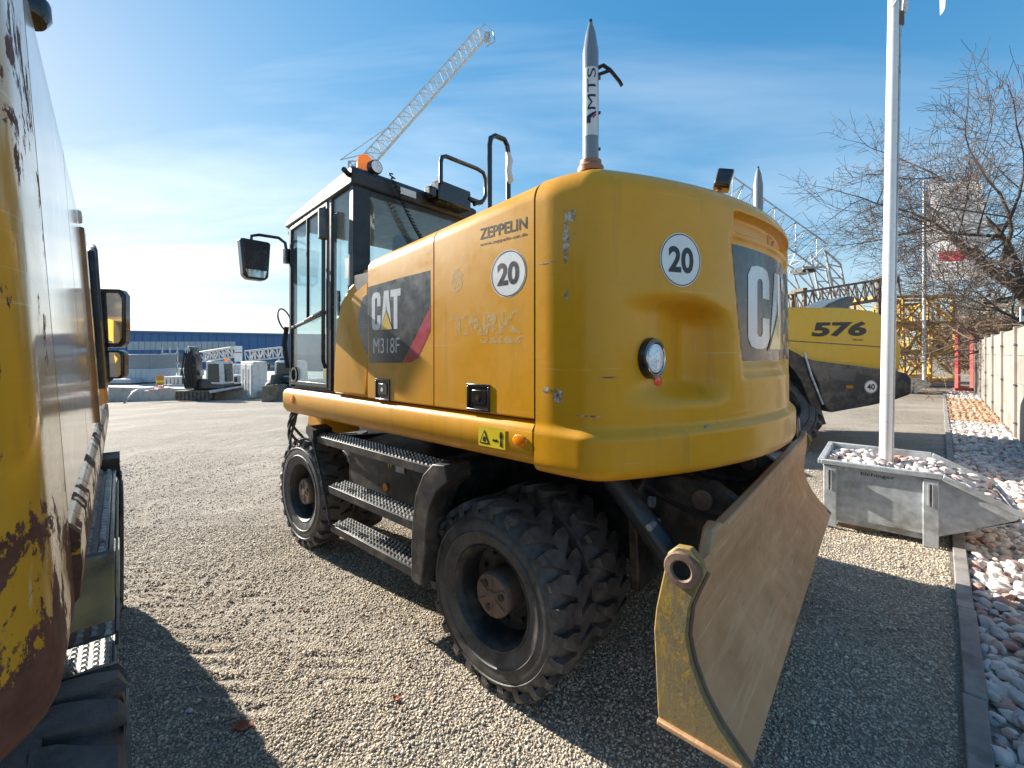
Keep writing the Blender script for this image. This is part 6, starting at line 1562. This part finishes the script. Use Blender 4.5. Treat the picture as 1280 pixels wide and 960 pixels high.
mpart('undercarriage', [(235, 492), (258, 492), (258, 486), (235, 486)], .4, 1.3, 'black')
mpart('house', [(228, 486), (278, 486), (280, 483), (280, 481), (262, 480), (256, 474), (240, 474), (229, 478)], .1, 1.6, 'dgrey', bev=.04)
mc = mpart('cab', [(255, 481.5), (276, 481.5), (277, 480), (275, 452.5), (273, 451), (257, 451.5), (254.5, 453)], .15, 1.1, 'white_plastic', bev=.05)
mpart('window', [(257.5, 478), (272, 478), (271, 455), (258, 455)], .12, .149, 'winglass', mc, bev=.01)
b = MB(); b.prism([(.28, MZ(478)), (.98, MZ(478)), (.95, MZ(455)), (.3, MZ(455))], lambda u, v, t: (MX(276.6 if v < MZ(460) else 275.6) + .004 + .015 * t, u, v)); b.build('window', 'winglass', mc)
mpart('beacon', [(272.5, 451), (276, 451), (275.5, 448.2), (273, 448.2)], .5, .7, 'amber', mc, bev=.02)
bm_ = mpart('boom', [(234, 486), (246, 486), (248, 470), (247, 450), (244, 440), (236, 440), (232, 455)], -.15, .35, 'black', bev=.03)
mpart('stick', [(233, 445), (236, 436), (240, 433), (246, 434), (247, 441), (242, 446)], -.25, .15, 'greysteel', bm_, bev=.03)
for k in range(4): b = MB(); b.tube([(MX(235 + k * 3), -.2, MZ(484)), (MX(233 + k * 3.4), -.32, MZ(462)), (MX(236 + k * 2.6), -.28, MZ(438))], .035, 6); b.build('hose', 'rubberseal', bm_)
b = MB(); b.cyl((MX(239), -.3, MZ(438)), (MX(239), .2, MZ(438)), .16, n=14); b.build('linkage_pin', 'galv', bm_)
mpart('side_mirror', [(248, 470), (253, 469), (253, 462), (249, 463)], .1, .16, 'white_plastic', mc, bev=.01)
mpart('dozer_blade', [(262, 488), (292, 483.5), (293, 486), (264, 491.5)], -.1, .9, 'galv')

# ---- pale cabin
x, y, z = gY(318, 498.5); s_ = y / FPX
pxX = lambda px, Yd: (px - 640) / FPX * Yd
cY = y + .2; cO = Vector((pxX(316, cY), cY, z)); hc = (497 - 451) * s_
e = thing('site_cabin', 'pale grey site cabin with narrow doors on the yard', 'cabin', tuple(cO))
cA = Vector((pxX(301, cY + 1.5), cY + 1.5, z)) - cO; cC = Vector((pxX(334, cY + 1.3), cY + 1.3, z)) - cO; cD = cA + cC
b = MB(); b.add([tuple(v + Vector((0, 0, h_))) for h_ in (0, hc) for v in (cA, Vector((0, 0, 0)), cC, cD)], [(3, 2, 1, 0), (4, 5, 6, 7), (0, 1, 5, 4), (1, 2, 6, 5), (2, 3, 7, 6), (3, 0, 4, 7)]); b.build('cabin_body', 'cream', e, bevel=.03)
dv = (-cA).normalized(); nv_ = Vector((dv.y, -dv.x, 0)).normalized()
if nv_.dot(Vector((.6, -1, 0))) < 0 and nv_.y > 0: nv_ = -nv_
ll = cA.length
for k in range(2):
    q = cA + dv * (ll * (.08 + k * .47)); p = q + dv * ll * .38
    b = MB(); b.add([tuple(v + nv_ * o_ + Vector((0, 0, zz))) for zz in (.12, hc - .15) for v, o_ in ((q, .005), (p, .005), (p, .04), (q, .04))], [(3, 2, 1, 0), (4, 5, 6, 7), (0, 1, 5, 4), (1, 2, 6, 5), (2, 3, 7, 6), (3, 0, 4, 7)]); d_ = b.build('door', 'white_plastic', e, bevel=.008)
    m0 = q.lerp(p, .2); m1 = q.lerp(p, .5); b = MB(); b.add([tuple(v + nv_ * o_ + Vector((0, 0, zz))) for zz in (.3, hc - .4) for v, o_ in ((m0, .042), (m1, .042), (m1, .055), (m0, .055))], [(3, 2, 1, 0), (4, 5, 6, 7), (0, 1, 5, 4), (1, 2, 6, 5), (2, 3, 7, 6), (3, 0, 4, 7)]); b.build('door_panel', 'lightclad', d_)
# ---- small loader with raised bucket seen head on
x, y, z = gY(345, 500.5); s_ = y / FPX
sl_ = thing('compact_loader', 'compact grey loader with muddy front bucket beside the pale cabin', 'loader', (x, y, z))
def SX(px): return (px - 345) * s_
def SZ(py): return (500.5 - py) * s_
def spart(n, pts, y0, y1, m, par=None, bev=.02):
    b = MB(); b.prism([(SX(p), SZ(q)) for p, q in pts], lambda u, v, t: (u, y0 + (y1 - y0) * t, v)); return b.build(n, m, par or sl_, bevel=bev, seg=2)
spart('bucket', [(340, 500), (361, 500), (361.5, 480), (356, 479), (341, 481)], -.9, -.2, 'brown_mud', bev=.03)
for p in (332, 357):
    for yy in (.1, 1.9):
        b = MB(); b.lathe([(.18, 0), (.30, .0), (.42, .04), (.45, .10), (.45, .28), (.42, .34), (.30, .36), (.18, .36)], (SX(p) - .18, yy + .4, .45), (1, 0, 0), 24); wv = b.build('wheel', 'tyre', sl_); b = MB(); b.lathe([(0, .05), (.18, .03), (.19, .0)], (SX(p) - .18, yy + .4, .45), (1, 0, 0), 18); b.build('rim', 'white_plastic', wv)
spart('chassis', [(333, 494), (360, 494), (360, 478), (334, 478)], .2, 2.6, 'greysteel')
cb3 = spart('cab', [(335, 480), (362, 480), (361, 453), (359, 451.5), (338, 451.5), (336, 453)], .5, 1.9, 'white_plastic', bev=.05)
spart('windscreen', [(338.5, 470), (360, 470), (359, 454), (339.5, 454)], .46, .498, 'winglass', cb3, bev=.01)
spart('engine_deck', [(336, 482), (361, 482), (361, 472), (337, 472)], .2, .52, 'dgrey', bev=.05)
spart('beacon', [(352, 451), (356, 451), (355.4, 447.6), (352.6, 447.6)], .9, 1.1, 'amber', cb3, bev=.02)
spart('side_mirror', [(328.5, 461), (332, 462), (332.5, 455), (330, 454)], .4, .46, 'blackgloss', cb3, bev=.01)
spart('lift_arm', [(344, 481), (349, 481), (348, 468), (346, 468)], -.5, .45, 'greysteel')
